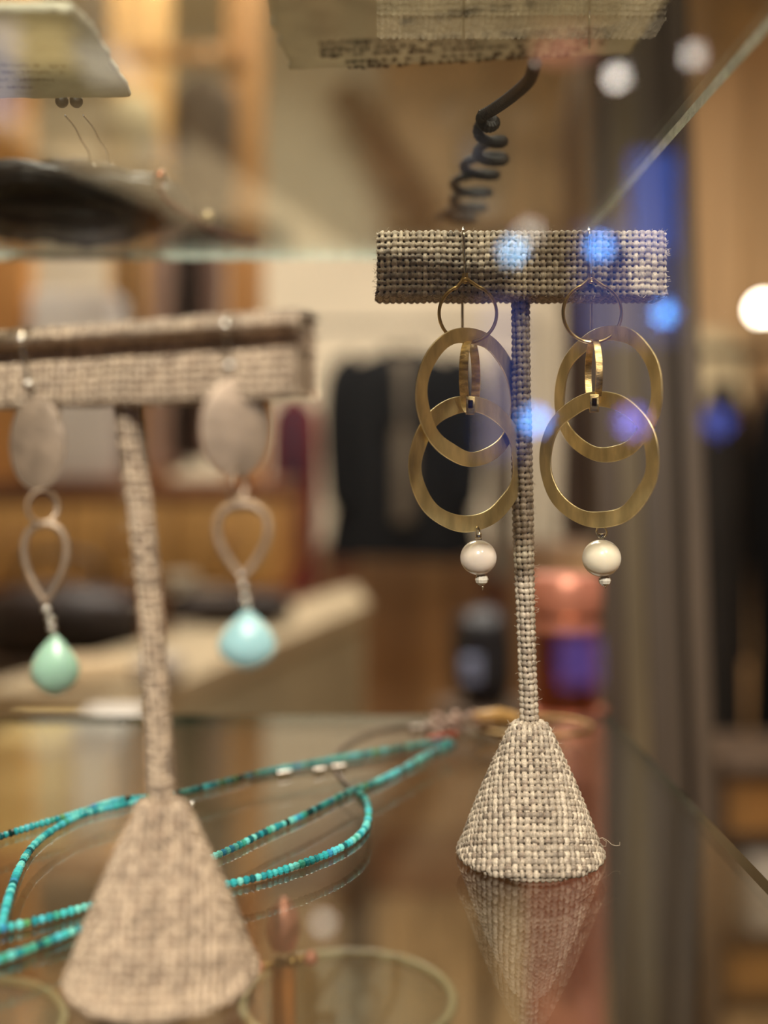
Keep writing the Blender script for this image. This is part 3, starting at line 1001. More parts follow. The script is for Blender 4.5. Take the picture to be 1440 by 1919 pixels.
def glyph_rows(root, zb, R, rows, mat, name='printed_text'):
    """rows: (x0,y0,x1,y1,height) in cm on the card's underside; small irregular word marks"""
    mb = MB()
    for (x0, y0, x1, y1, h) in rows:
        L = math.hypot(x1 - x0, y1 - y0); t = 0
        ux, uy = (x1 - x0) / L, (y1 - y0) / L
        while t < L:
            w = R.uniform(.5, 1.0) * h * .8
            if R.random() < .16:
                t += h * .6; continue
            cx, cy = x0 + ux * t, y0 + uy * t
            hh = h * R.choice((.7, .75, 1.0))
            z0_, z1_ = zb - .004, zb - .001
            # each mark: a stem and a bowl
            mb.box(cx, cx + w * .42, cy, cy + hh, z0_, z1_)
            mb.box(cx + w * .42, cx + w * .95, cy + hh * R.choice((0, .35, .6)), cy + hh * R.choice((.75, .9, .6)) + .01, z0_, z1_)
            t += w + h * .06
    mb.build(name, mat, root, smooth=False, kind='stuff')


def cardR_print(root, zb, R):
    # one bold line and rows of small print
    l0, l1 = up(752, 34), up(1030, -8)
    glyph_rows(root, zb - .008, R, [(l0.x, l0.y, l1.x, l1.y, .34)], MT['ink'], 'bold_print')
    rows = []
    for (x0, y0, x1, y1) in ((598, 78, 1160, 50), (600, 90, 1150, 62), (600, 101, 1140, 74), (648, 113, 1080, 88), (652, 123, 1070, 98)):
        p, q = up(x0, y0), up(x1, y1)
        rows.append((p.x, p.y, q.x, q.y, .24))
    glyph_rows(root, zb, R, rows, MT['ink'])


pr_ = [up(545, 130), up(1178, 101), up(1235, 15)]
far_r = [(c.x, c.y) for c in pr_]
cornR = [(far_r[2][0] + .1, 13.5), far_r[2], far_r[1], far_r[0], (up(515, 40).x, up(515, 40).y), (-1.75, 13.5)]
torn_card('printed_card', 'large cream torn-edged paper card with rows of brown print on the overhead shelf', cornR, .10, MT['paper'], 5, cardR_print)


def cardL_print(root, zb, R):
    rows = []
    for (x0, y0, x1, y1) in ((-60, 118, 122, 122), (-60, 132, 118, 134), (-60, 146, 100, 148), (-60, 160, 60, 162)):
        p, q = up(x0, y0), up(x1, y1)
        rows.append((p.x, p.y, q.x, q.y, .15))
    glyph_rows(root, zb, R, rows, M('grey_ink', S(120, 116, 112), .8, 0, scale=500))


q0, q1, q2 = up(132, 22), up(170, 60), up(243, 182)
cornL = [(q0.x, q0.y), (q1.x, q1.y), (q2.x, q2.y), (up(-80, 184).x, up(-80, 184).y), (up(-80, 22).x, q0.y)]
torn_card('printed_card', 'thick pale grey handmade paper card with torn white edge on the overhead shelf', cornL, .17, MT['paper_pale'], 9, cardL_print)

# springy black cord on the upper shelf
zc = UP + .28
path = []
main = [(1003, 118), (992, 150), (960, 180), (925, 205), (905, 216)]
sp = [on_plane(x, y, zc + .1) for x, y in main]
path = smooth_path(sp, 10)
ax = [on_plane(x, y, zc + .25) for x, y in ((912, 222), (915, 245), (922, 285), (905, 310), (885, 345), (882, 375), (868, 400), (850, 412))]
axs = smooth_path(ax, 24)
tot = len(axs)
turns = 7.0
for i, p in enumerate(axs):
    t = i / (tot - 1)
    a = t * turns * 2 * math.pi + math.pi
    rad = .12 + .42 * min(1, t * 2.2)
    path.append(p + Vector((math.cos(a) * rad, .25 * math.sin(a) * rad * .4, .16 * math.sin(a))))
Pp = np.array([list(p) for p in path]); sL = np.r_[0, np.cumsum(np.linalg.norm(np.diff(Pp, axis=0), axis=1))]
ns = int(sL[-1] / .03)
tt = np.linspace(0, sL[-1], ns)
fine = [Vector([np.interp(t, sL, Pp[:, k]) for k in range(3)]) for t in tt]
rads = [(.13 - .02 * (i / ns)) * (1 + (.14 if i % 3 == 0 else 0)) for i in range(ns)]
MB().tube(fine, rads, 8).build('spring_cord', MT['black_cord'], label='black corkscrew spring cord lying on the overhead shelf behind the cream card', cat='cord')

# black strand bundle with chain at the left of the upper shelf
bk = empty('strand_necklace', (-9.3, 34, zc), 'bundle of thick black strands lying at the left of the overhead shelf', 'necklace')
rr = random.Random(12)
for k in range(9):
    rx = 3.2 + rr.uniform(-.9, .9); ry = 2.9 + rr.uniform(-1.2, 1.0); ox, oy = rr.uniform(-.5, .5), rr.uniform(-.5, .5)
    lp = [(-10.2 + ox + rx * math.cos(t), 36.6 + oy + ry * math.sin(t) + .2 * math.sin(5 * t + k), zc + .35 + .25 * (k % 3) + .1 * math.sin(3 * t + k)) for t in np.linspace(0, 2 * math.pi, 60, endpoint=False)]
    MB().tube(lp, [.34 + .04 * math.sin(i * 2.1) for i in range(60)], 8, closed=True).build('strand', MT['black_leather'], bk)
ch = empty('chain', tuple(on_plane(385, 425, zc)), 'fine brown chain with a pale metal clasp at the end of the black strands', 'chain')
pts = smooth_path([on_plane(x, y, zc + .08) for x, y in ((296, 352), (312, 374), (345, 398), (385, 424), (430, 444), (480, 452))], 8)
pts = [p for p in pts]
lk = None
for i in range(0, len(pts) - 1):
    c = pts[i]
    lp = [(math.cos(t) * .18, math.sin(t) * .11, 0) for t in np.linspace(0, 2 * math.pi, 12, endpoint=False)]
    if lk is None:
        lk = MB().tube(lp, .05, 5, closed=True).build('chain_link', MT['copper_dark'], None, origin=(0, 0, 0)); b = lk
    else:
        b = lk.copy(); COL.objects.link(b); b.name = 'chain_link'
    b.parent = ch; b.location = W(*c) - world_loc(ch)
    d = pts[i + 1] - c
    b.rotation_euler = (1.2 * (i % 2), 0, math.atan2(d.y, d.x))
MB().ball(on_plane(388, 424, zc) + Vector((0, 0, .3)), .2, 16, sx=1.3).build('clasp', M('pale_gold_clasp', S(220, 196, 150), .3, .8), ch)
MB().ball(on_plane(300, 352, zc) + Vector((0, 0, .3)), .22, 12).build('crimp', MT['copper_dark'], ch)
db = empty('pendant', tuple(on_plane(130, 205, zc)), 'pair of small black beads on fine pale wires behind the left card', 'pendant')
for x in (116, 143):
    MB().ball(on_plane(x, 203, zc) + Vector((0, 0, .16)), .15, 14).build('bead', MT['black_leather'], db)
for off in (0, 34):
    pts = [on_plane(x + off, y, zc + .04) for x, y in ((122, 216), (140, 238), (152, 262), (166, 285), (170, 305), (190, 312))]
    MB().tube(smooth_path(pts), .022, 5).build('wire', MT['silver'], db)


# ------------------------------------------------------------------ below: bowl, ring holder
bwl = empty('glass_bowl', (PX(0, 0, 35)[0] * 0 + (650 - VX) * 35 / F, 35, -22), 'round pale glass bowl with thick rim on the deck of the case', 'bowl')
bxc = (652 - VX) * 35 / F
prof = [(1.3, 0), (1.35, .12), (1.1, .35), (1.5, .9), (2.3, 2.2), (2.95, 3.9), (3.35, 5.6), (3.2, 5.6), (2.8, 3.9), (2.15, 2.3), (1.3, 1.1), (.02, .75)]
MB().lathe(prof, (bxc, 35, -22), 64).build('bowl_body', MT['bowl'], bwl)
rim = [(bxc + 3.28 * math.cos(t), 35 + 3.28 * math.sin(t), -16.4) for t in np.linspace(0, 2 * math.pi, 80, endpoint=False)]
MB().tube(rim, .16, 10, closed=True).build('bowl_rim', MT['bowl_rim'], bwl)
b2 = empty('glass_bowl', (-12.6, 33, -22), 'second pale glass bowl, cut off by the lower left corner', 'bowl')
MB().lathe(prof, (-12.6, 33, -22), 64).build('bowl_body', MT['bowl'], b2)
rim = [(-12.6 + 3.28 * math.cos(t), 33 + 3.28 * math.sin(t), -16.4) for t in np.linspace(0, 2 * math.pi, 80, endpoint=False)]
MB().tube(rim, .16, 10, closed=True).build('bowl_rim', MT['bowl_rim'], b2)
th_ = empty('ring_holder', PX(535, 2000, 33), 'small copper ring holder with beaded crossbar below the left linen cone', 'ring holder')
hx_ = PX(532, 1800, 33)
MB().lathe([(1.5, 0), (1.5, .2), (.6, .5), (.45, 1.0)], (hx_[0], 33, -22), 32).build('foot', MT['copper_dark'], th_)
MB().tube([(hx_[0], 33, -21.2), (hx_[0], 33, hx_[2] - .1)], .36, 20).build('column', M('amber_wood', S(196, 128, 74), .35, 0, var=.15, scale=60), th_)
MB().tube([PX(492, 1812, 33), PX(520, 1808, 33), PX(550, 1802, 33), PX(582, 1795, 33)], .13, 12).build('crossbar', MT['gold'], th_)
for x, y, r in ((486, 1813, .16), (583, 1796, .22), (523, 1806, .2), (548, 1802, .2)):
    MB().ball(PX(x, y, 33 - .1), r, 16).build('knob', MT['gold'] if x in (523, 548) else MT['copper'], th_)
MB().lathe([(.35, 0), (.5, .5), (.42, 1.1), (.1, 1.5)], (PX(532, 1720, 33)[0], 33, PX(0, 1790, 33)[2] + .2), 20).build('finial', MT['copper'], th_)

# ------------------------------------------------------------------ copper canister behind the shelf
vd = 56.0
vx = PX(1060, 0, vd)[0]; vr = (1135 - 985) / 2 * vd / F
zt_ = PX(0, 1078, vd)[2]; zbm = FL + 60
cz = lambda py: PX(0, py, vd)[2]
vase = empty('copper_canister', (vx, vd, -48), 'tall pinkish copper canister with a banded lid behind the shelf', 'canister')
MB().lathe([(vr * .96, -48), (vr, -47.6), (vr, cz(1345)), (vr * .93, cz(1335)), (vr * .93, cz(1325))], (vx, vd, 0), 64).build('body', MT['copper'], vase)
MB().lathe([(vr * .80, cz(1330)), (vr * .80, cz(1180))], (vx, vd, 0), 64).build('neck', MT['copper_dark'], vase)
MB().lathe([(vr * .80, cz(1182)), (vr * .86, cz(1178)), (vr * .86, cz(1140)), (vr * .92, cz(1134)), (vr * .92, cz(1088)), (vr * .85, cz(1078)), (vr * .3, cz(1074))], (vx, vd, 0), 64).build('lid', MT['copper'], vase)
for py in (1150, 1330):
    ring = [(vx + (vr * .9 if py == 1150 else vr) * math.cos(t), vd + (vr * .9 if py == 1150 else vr) * math.sin(t), cz(py)) for t in np.linspace(0, 2 * math.pi, 60, endpoint=False)]
    MB().tube(ring, .09, 8, closed=True).build('band', MT['copper_dark'], vase)
# plinth for the canister
wd_dark = M('dark_stained_wood', S(84, 66, 50), .5, 0, var=.25, scale=14, stretch=(4, 4, .5), rand=.15)
MB().box(vx - 12, vx + 3.2, vd - 6, vd + 7, FL, -48, .4).build('plinth', wd_dark, label='dark wooden plinth under the copper canister', cat='plinth')

# leaning plank screen right of the case
scr = empty('plank_screen', (PX(1240, 0, 64)[0], 64, FL), 'dark brown leaning screen of upright planks behind the case', 'screen')
S0 = PX(1240, 887, 64)
shades = [S(68, 54, 40), S(98, 84, 60), S(76, 64, 52), S(34, 26, 20), S(86, 72, 58)]
px_edges = [1140, 1178, 1222, 1282, 1300, 1338]
lean = math.tan(math.radians(1.9))
for k in range(5):
    xa, xb = PX(px_edges[k], 0, 64)[0], PX(px_edges[k + 1], 0, 64)[0]
    mb = MB().box(xa + .02, xb - .02, 64 + (1.2 if k == 3 else 0.15 * (k % 2)), 66.5, FL, 75, .08)
    mb.v = [(x - (z + 15) * lean, y, z) for x, y, z in mb.v]
    mb.build('plank', M('screen_plank_wood', shades[k], .55, 0, var=.16, scale=10, stretch=(5, 5, .4)), scr)
mb = MB().box(PX(1140, 0, 64)[0], PX(1338, 0, 64)[0], 66.5, 68, FL + 10, FL + 22, .1)
mb.v = [(x - (z + 15) * lean, y, z) for x, y, z in mb.v]
mb.build('rail', wd_dark, scr)

# ------------------------------------------------------------------ shop fittings behind
oak = M('honey_oak', S(206, 158, 92), .5, 0, var=.14, scale=6, stretch=(6, 6, .6))
oak_b = M('orange_oak', S(190, 134, 72), .5, 0, var=.14, scale=6, stretch=(6, 6, .6))
red_wood = M('reddish_wood', S(132, 88, 60), .5, 0, var=.2, scale=6)
tan_wood = M('tan_wood_panel', S(190, 154, 110), .55, 0, var=.12, scale=5, stretch=(6, 6, .4))
brown_wood = M('brown_cabinet_wood', S(168, 132, 94), .55, 0, var=.15, scale=5, stretch=(6, 6, .4))

D0 = 205.0
rk = empty('shelving_unit', PX(250, 1300, D0)[:2] + (FL,), 'honey oak shelving unit with hanging rail at the left', 'shelving unit')
for x0, x1, y0 in ((-70, 48, -260), (424, 490, -260)):
    a = PX(x0, 0, D0); b = PX(x1, 0, D0)
    MB().box(a[0], b[0], D0, D0 + 6, FL, PX(0, y0, D0)[2], .3).build('upright', oak_b, rk)
for x0, x1, y0 in ((205, 312, -260),):
    a = PX(x0, 0, D0 + 34); b = PX(x1, 0, D0 + 34)
    MB().box(a[0], b[0], D0 + 34, D0 + 40, FL, PX(0, y0, D0 + 34)[2], .3).build('upright', oak, rk)
pbox(-70, 936, 530, 1100, D0 - 4, 44, .3).build('drawer_case', oak_b, rk)
pbox(-70, 900, 530, 936, D0 - 6, 48, .3).build('top_board', red_wood, rk)
for x0, x1 in ((-60, 120), (128, 320), (328, 520)):
    d_ = pbox(x0, 945, x1, 1092, D0 - 6, 2, .4).build('drawer', oak, rk)
    cx_ = PX((x0 + x1) / 2, 1015, D0 - 7.2)
    MB().ball(cx_, .9, 16).build('knob', red_wood, d_)
a = PX(-70, 0, D0 + 20)[0]; b = PX(480, 0, D0 + 20)[0]
MB().box(a, b, D0 - 1.6, D0 - .1, PX(0, 120, D0)[2], PX(0, 92, D0)[2], .2).build('cross_rail', oak_b, rk)
MB().tube([(a, D0 + 20, PX(0, 330, D0 + 20)[2]), (b, D0 + 20, PX(0, 330, D0 + 20)[2])], 1.0, 12).build('hanging_rail', red_wood, rk)


def cloth(name, col, rough=.95, var=.12):
    return M(name, col, rough, 0, var=var, scale=20, stretch=(3, 3, .5), bump=.5, bscale=300, Specular_IOR_Level=.2)


def garment(name, label, cat, px0, py0, px1, py1, d, thick, mat, folds=5, seed=0, group=None, sleeves=True, top=.35, front=None, hang=4):
    a = PX(px0, py1, d); b = PX(px1, py0, d)
    cx = (a[0] + b[0]) / 2; hw = (b[0] - a[0]) / 2; z0, z1 = a[2], b[2]; H = z1 - z0; cy = d + thick / 2
    root = empty(name, (cx, cy, z0), label, cat, group)
    R = random.Random(seed); ph = R.uniform(0, 6)
    mb = MB(); n = 56; rows = 26
    vs, fs = [], []
    for r in range(rows + 1):
        t = r / rows   # 0 bottom
        sh = 1.0 if t < .86 else max(top, 1 - (1 - top) * ((t - .86) / .14) ** 1.6)
        body = (1.0 - .12 * math.sin(math.pi * min(1, t / .9))) * sh
        for k in range(n):
            an = 2 * math.pi * k / n
            f = 1 + (.10 * (1 - t) + .03) * math.sin(folds * an + ph + t * 1.2)
            x = hw * body * math.copysign(abs(math.cos(an)) ** .8, math.cos(an)) * f; y = thick / 2 * (1 - .3 * t) * math.sin(an) * f
            vs.append((cx + x, cy + y, z0 + H * t + (.4 * math.sin(3 * an + ph) if r == 0 else 0)))
    for r in range(rows):
        for k in range(n):
            l = (k + 1) % n
            fs.append((r * n + k, r * n + l, (r + 1) * n + l, (r + 1) * n + k))
    fs.append(tuple(range(n))); fs.append(tuple(rows * n + k for k in range(n)))
    mb.add(vs, fs); mb.build('body', mat, root, angle=80)
    if sleeves:
        for sg in (-1, 1):
            pts = [(cx + sg * hw * .62, cy, z1 - H * .06), (cx + sg * hw * .88, cy - .5, z1 - H * .13), (cx + sg * hw * .96, cy - .8, z1 - H * .35), (cx + sg * hw * .94, cy - 1.2, z1 - H * .62), (cx + sg * hw * .90, cy - 1.6, z1 - H * .74)]
            r0 = min(thick, hw) * .30
            MB().tube(smooth_path(pts, 5), [r0 * (1.05 - .35 * i / 20) for i in range(21)], 14, flat=1.0).build('sleeve', mat, root)
    if front is not None:
        fm, fw = front
        MB().box(cx - hw * fw, cx + hw * fw, cy - thick / 2 - .8, cy - thick / 2 + 1.5, z0 + H * .18, z1 - H * .03, .6).build('front_panel', fm, root)
        for sg in (-1, 1):
            pts = [(cx + sg * hw * .14, cy - thick * .3, z1 + .5), (cx + sg * hw * (fw + .05), cy - thick / 2 - .9, z1 - H * .12), (cx + sg * hw * (fw + .02), cy - thick / 2 - .9, z1 - H * .36)]
            MB().tube(smooth_path(pts, 5), [2.2 * hw / 20 + .05] * 11, 8, flat=.5).build('lapel', mat, root)
    # hanger
    pts = [(cx, cy, z1 - .5), (cx, cy, z1 + hang), (cx + .6, cy, z1 + hang + .9), (cx + 1.1, cy, z1 + hang)]
    hg = MB().tube(smooth_path(pts, 4), .22, 8)
    hg.tube([(cx - hw * top, cy, z1 - 1.2), (cx, cy, z1), (cx + hw * top, cy, z1 - 1.2)], .5, 8)
    hg.build('hanger', MT['silver'], root, label='metal hanger')
    return root


mauve = cloth('mauve_cloth', S(172, 142, 122)); mauve2 = cloth('greyed_mauve_cloth', S(158, 132, 118)); darkb = cloth('dark_brown_cloth', S(52, 38, 30))
grey_br = cloth('grey_brown_cloth', S(104, 88, 76)); beige = cloth('beige_cloth', S(196, 178, 142)); blk = cloth('black_cloth', S(14, 14, 14)); navy = cloth('navy_cloth', S(40, 36, 48))
red = cloth('dark_red_cloth', S(96, 30, 28)); greyc = cloth('taupe_cloth', S(96, 86, 72)); charcoal = cloth('charcoal_cloth', S(46, 42, 38))
G = 'clothes hanging in the oak shelving unit'
garment('shirt', 'dark brown garment hanging beside the white paper bag', 'shirt', 222, 360, 247, 884, D0 + 10, 8, darkb, seed=1, group=G, sleeves=False)
garment('shirt', 'mauve-beige garment in the middle of the oak unit', 'shirt', 257, 350, 322, 880, D0 + 2, 22, mauve, seed=2, group=G, sleeves=False)
garment('shirt', 'narrow black garment between two mauve ones', 'shirt', 333, 355, 355, 860, D0 + 6, 22, darkb, seed=3, group=G, sleeves=False)
garment('shirt', 'greyish mauve garment next to the oak upright', 'shirt', 364, 350, 404, 850, D0 + 2, 22, mauve2, seed=4, group=G, sleeves=False)
# behind, upper: dark wraps and a cream roll
garment('jacket', 'grey-brown jacket hanging high on the oak unit', 'jacket', 322, 128, 428, 440, D0 - 17, 11, grey_br, seed=6, top=.25)
hat = empty('felt_hat', PX(242, 330, D0 - 12), 'cream felt hat hung on the oak unit', 'hat')
hc = PX(245, 250, D0 - 10)
MB().lathe([(4.6, -6), (5.0, -3), (4.8, 2), (4.0, 5), (2.4, 6.6), (.1, 6.8)], hc, 40, sy=.8).build('crown', beige, hat)
MB().lathe([(7.6, -6.6), (7.8, -6.3), (4.6, -5.6), (4.4, -6.4)], hc, 48, sx=.8, sy=.8).build('brim', beige, hat)
MB().tube([(hc[0], hc[1] + 2, hc[2] + 3), (hc[0], D0 + 20, hc[2] + 6)], .5, 8).build('peg', red_wood, hat)
# white paper bag
bgp = pbox(52, 545, 212, 898, D0 - 3, 12, 1.2)
bag = empty('paper_bag', PX(130, 900, D0), 'white paper carrier bag standing in the oak unit', 'bag')
bgp.build('bag_body', M('white_paper', S(238, 232, 222), .8, 0, var=.03, scale=20, bump=.3), bag)
c1 = PX(105, 548, D0 - 2); c2 = PX(165, 548, D0 - 2)
MB().tube(smooth_path([c1, (c1[0] + .5, c1[1], c1[2] + 4), ((c1[0] + c2[0]) / 2, c1[1], c1[2] + 5.5), (c2[0] - .5, c2[1], c1[2] + 4), c2], 5), .35, 8).build('handle', M('white_cord', S(225, 218, 205), .8), bag)

# black coat on stand, red and navy garments, on a wall-side rail
rail2 = empty('clothes_rail', (0, 300, FL), 'black metal clothes rail carrying the dark coats', 'clothes rail')
ra, rb_ = PX(470, 640, 300), PX(1010, 640, 300)
blackm = M('black_metal', S(24, 24, 24), .4, .6)
MB().tube([(ra[0], 300, ra[2] + 4.2), (rb_[0], 300, ra[2] + 4.2)], .7, 12).build('rail', blackm, rail2)
for x in (ra[0], rb_[0]):
    MB().tube([(x, 300, FL), (x, 300, ra[2] + 4.2)], .8, 12).build('upright', blackm, rail2)
    MB().tube([(x, 285, FL + .8), (x, 315, FL + .8)], .8, 12).build('foot', blackm, rail2)
garment('coat', 'black coat open over a taupe lining, on the rail beyond the left brass earring', 'coat', 622, 655, 892, 1050, 293, 14, blk, folds=6, seed=8, front=(greyc, .13), top=.34, hang=4.6)
garment('coat', 'dark red coat beside the oak unit', 'coat', 510, 742, 590, 1110, 295, 10, red, seed=9, top=.5, hang=16.5, front=(navy, .45))
garment('coat', 'taupe coat to the right of the black coat', 'coat', 920, 660, 972, 1080, 294, 12, greyc, seed=11, top=.5, hang=5.4)

# cabinet with upright boards under the rail
cab = empty('cabinet', PX(780, 1400, 330)[:2] + (FL,), 'brown cabinet faced with upright boards under the clothes rail', 'cabinet')
a = PX(440, 1560, 332); b = PX(1130, 1030, 332)
MB().box(a[0], b[0], 332, 372, FL, b[2], .4).build('carcass', red_wood, cab)
for k in range(12):
    x0 = 440 + k * 57.5
    pbox(x0 + 1.5, 1034, x0 + 56, 1556, 329.5 + .6 * (k % 2), 3, .25).build('plank', [brown_wood, tan_wood, brown_wood, red_wood, brown_wood][k % 5], cab)

# long counter from lower left towards the coats
TZ = -25.0
def tp(px, py): return on_plane(px, py, TZ)
ctp = [tp(-60, 1292), tp(665, 1098), tp(690, 1130), tp(285, 1302)]
cen = sum(ctp, Vector()) / 4
ctr_ = empty('counter', (cen.x, cen.y, FL), 'long counter with a pale stone top running away from the lower left', 'counter')
mb = MB(); n4 = [(p.x, p.y, TZ) for p in ctp] + [(p.x, p.y, TZ - 3) for p in ctp]
mb.add(n4, [(0, 1, 2, 3), (7, 6, 5, 4), (0, 4, 5, 1), (1, 5, 6, 2), (2, 6, 7, 3), (3, 7, 4, 0)])
mb.build('worktop', M('pale_stone_top', S(186, 168, 136), .45, 0, var=.06, scale=12), ctr_, smooth=False)
ins = [cen + (p - cen) * .965 for p in ctp]
mb = MB(); n4 = [(p.x, p.y, TZ - 3) for p in ins] + [(p.x, p.y, TZ - 32) for p in ins]
mb.add(n4, [(0, 1, 2, 3), (7, 6, 5, 4), (0, 4, 5, 1), (1, 5, 6, 2), (2, 6, 7, 3), (3, 7, 4, 0)])
mb.build('front', M('olive_grey_panel', S(176, 164, 134), .6, 0, var=.08, scale=8), ctr_, smooth=False)
for p in ins:
    MB().box(p.x * .97 + cen.x * .03 - 2, p.x * .97 + cen.x * .03 + 2, p.y * .97 + cen.y * .03 - 2, p.y * .97 + cen.y * .03 + 2, FL, TZ - 32, .3).build('leg', wd_dark, ctr_)


def lump(name, label, cat, px0, py0, px1, py1, d, th, mat, seed, rest=None):
    a = PX(px0, py1, d); b = PX(px1, py0, d)
    if rest is not None: a = (a[0], a[1], rest)
    cx, cz_ = (a[0] + b[0]) / 2, (a[2] + b[2]) / 2
    hw, hh = (b[0] - a[0]) / 2, (b[2] - a[2]) / 2
    root = empty(name, (cx, d + th / 2, a[2]), label, cat)
    mb = MB().ball((0, 0, 0), 1.0, 40)
    vs = []
    for x, y, z in mb.v:
        p = Vector((x, y, z))
        f = 1 + .10 * noise.noise(p * 1.6 + Vector((seed, 0, 0)))
        q = [math.copysign(abs(c) ** .62, c) for c in p]
        vs.append((cx + q[0] * hw * f, d + th / 2 + q[1] * th / 2 * f, cz_ + max(-1, q[2] * f) * hh))
    mb.v = vs
    mb.build('body', mat, root)
    return root


leather_dk = M('dark_leather', S(44, 32, 26), .5, 0, var=.3, scale=15, bump=.3)
lt = empty('low_table', (-55, 171, FL), 'low dark table behind the counter under the leather bag', 'table')
MB().box(-82, -38, 162, 184, -30, -27.6, .3).build('table_top', wd_dark, lt)
for x in (-80, -40):
    for y in (164, 182):
        MB().box(x - 1, x + 1, y - 1, y + 1, FL, -30, .2).build('leg', wd_dark, lt)
hb = lump('leather_bag', 'large dark leather bag on the low table below the oak drawers', 'bag', -60, 1105, 244, 1262, 163, 14, leather_dk, 1, rest=-27.5)
c_ = PX(110, 1110, 170)
MB().tube(smooth_path([(c_[0] - 6, 170, c_[2] - 1), (c_[0] - 5, 170, c_[2] + 5), (c_[0] + 5, 170, c_[2] + 5), (c_[0] + 6, 170, c_[2] - 1)], 6), .6, 8).build('handle', leather_dk, hb)
lump('leather_bag', 'dark brown pouch on the counter beside the large leather bag', 'bag', 300, 1112, 540, 1190, 180, 10, leather_dk, 2, rest=TZ + .05)
lump('folded_scarf', 'grey folded scarf on top of the dark pouch', 'scarf', 295, 1078, 365, 1112, 182, 7, cloth('grey_scarf', S(150, 138, 118)), 3, rest=PX(0, 1112, 180)[2] + .1)
lump('folded_cloth', 'white folded cloth at the near end of the counter', 'cloth', 240, 1238, 330, 1290, 128, 8, cloth('white_cloth', S(172, 160, 146)), 4, rest=TZ + .05)
lump('folded_cloth', 'beige folded cloth lying on the near counter left of the white one', 'cloth', 60, 1250, 232, 1290, 131, 10, cloth('sand_cloth', S(200, 176, 140)), 5, rest=TZ + .05)

# bench with boxes at lower left
bn = empty('bench', PX(90, 1700, 108)[:2] + (FL,), 'wooden bench carrying a tan box and a white box at the lower left', 'bench')
zb_ = PX(0, 1565, 104)[2]
MB().box(PX(-90, 0, 104)[0], PX(300, 0, 104)[0], 98, 116, zb_ - 2.5, zb_, .3).build('bench_top', brown_wood, bn)
for x in (-80, 285):
    for y in (100, 113):
        xx = PX(x, 0, 104)[0]
        MB().box(xx - 1, xx + 1, y - 1, y + 1, FL, zb_ - 2.5, .2).build('leg', brown_wood, bn)


def boxy(label, px0, py0, px1, py1, d, th, mat, cat='box', lid=None, rest=None):
    a = PX(px0, py1, d)
    if rest is not None: a = (a[0], a[1], rest + .03); py1 = VY - a[2] * F / d
    root = empty('storage_box', (PX((px0 + px1) / 2, 0, d)[0], d + th / 2, a[2]), label, cat)
    pbox(px0, py0 + (py1 - py0) * .18, px1, py1, d, th, .25).build('body', mat, root)
    x0, x1 = PX(px0, 0, d)[0], PX(px1, 0, d)[0]
    z1 = PX(0, py0, d)[2]; z0 = PX(0, py0 + (py1 - py0) * .2, d)[2]
    MB().box(x0 - .15, x1 + .15, d - .2, d + th + .2, z0, z1, .25).build('lid', lid or mat, root)
    return root


card_tan = M('tan_card', S(236, 210, 144), .7, 0, var=.06, scale=20)
boxy('yellowish tan box on the bench at the lower left', -30, 1388, 118, 1565, 100, 10, card_tan, rest=zb_)
boxy('pale grey box on the bench behind the left cone', 126, 1366, 236, 1565, 104, 10, M('pale_card', S(218, 212, 202), .7, 0, var=.04, scale=20), rest=zb_)

# right hand side: wood door panel, shelf unit with boxes, coats, lamp
dp = empty('wood_panelling', PX(1380, 900, 330)[:2] + (FL,), 'tan wood panelling behind the plank screen at the right', 'panelling')
for k in range(6):
    x0 = 1155 + k * 92
    a = PX(x0, 0, 340)[0]; b = PX(x0 + 90, 0, 340)[0]
    MB().box(a, b, 340, 343, FL, CE - 2, .3).build('panel', tan_wood, dp)
sd = 170.0
su = empty('display_shelves', PX(1420, 1300, sd)[:2] + (FL,), 'wooden display shelves with boxes at the right edge', 'shelves')
for py in (1440, 1565, 1752, 1870):
    z_ = PX(0, py, sd)[2]
    MB().box(PX(1345, 0, sd)[0], PX(1760, 0, sd)[0], sd, sd + 24, z_ - 2.2, z_, .2).build('shelf_board', wd_dark, su)
SZ = {py: PX(0, py, sd)[2] for py in (1440, 1565, 1752, 1870)}
for x in (1345, 1740):
    MB().box(PX(x, 0, sd)[0] - .2, PX(x, 0, sd)[0] + 1.6, sd, sd + 24, FL, PX(0, 1420, sd)[2], .2).build('side_panel', wd_dark, su)
kraft = M('kraft_card', S(196, 146, 84), .7, 0, var=.08, scale=20)
boxy('tan cardboard box between the two upper display shelves', 1366, 1468, 1560, 1563, sd + 1, 18, kraft, rest=SZ[1565])
boxy('grey rounded box on the second display shelf', 1368, 1602, 1398, 1750, sd + 2, 16, M('grey_card', S(150, 138, 120), .7), rest=SZ[1752])
boxy('white box on the second display shelf at the right edge', 1408, 1600, 1560, 1750, sd + 1, 16, M('white_card', S(232, 226, 214), .7), rest=SZ[1752])
boxy('second tan cardboard box on the lowest display shelf', 1366, 1786, 1560, 1868, sd + 1, 18, kraft, rest=SZ[1870])
garment('coat', 'charcoal coat hanging at the right edge above the display shelves', 'coat', 1330, 712, 1412, 1430, sd + 30, 10, charcoal, seed=21, top=.4, hang=2)
garment('coat', 'black coat at the far right beside the charcoal coat', 'coat', 1432, 712, 1530, 1430, sd + 30, 10, blk, seed=22, top=.4, hang=2)
gr = MB().tube([PX(1290, 660, sd + 35), PX(1760, 660, sd + 35)], .9, 12)
r3 = empty('clothes_rail', PX(1400, 1000, sd + 35)[:2] + (FL,), 'short clothes rail above the display shelves at the right', 'clothes rail')
gr.build('rail', blackm, r3)
for x in (1296, 1754):
    xx = PX(x, 0, sd + 35)[0]
    MB().tube([(xx, sd + 35, FL), (xx, sd + 35, PX(0, 660, sd + 35)[2])], .8, 12).build('upright', blackm, r3)
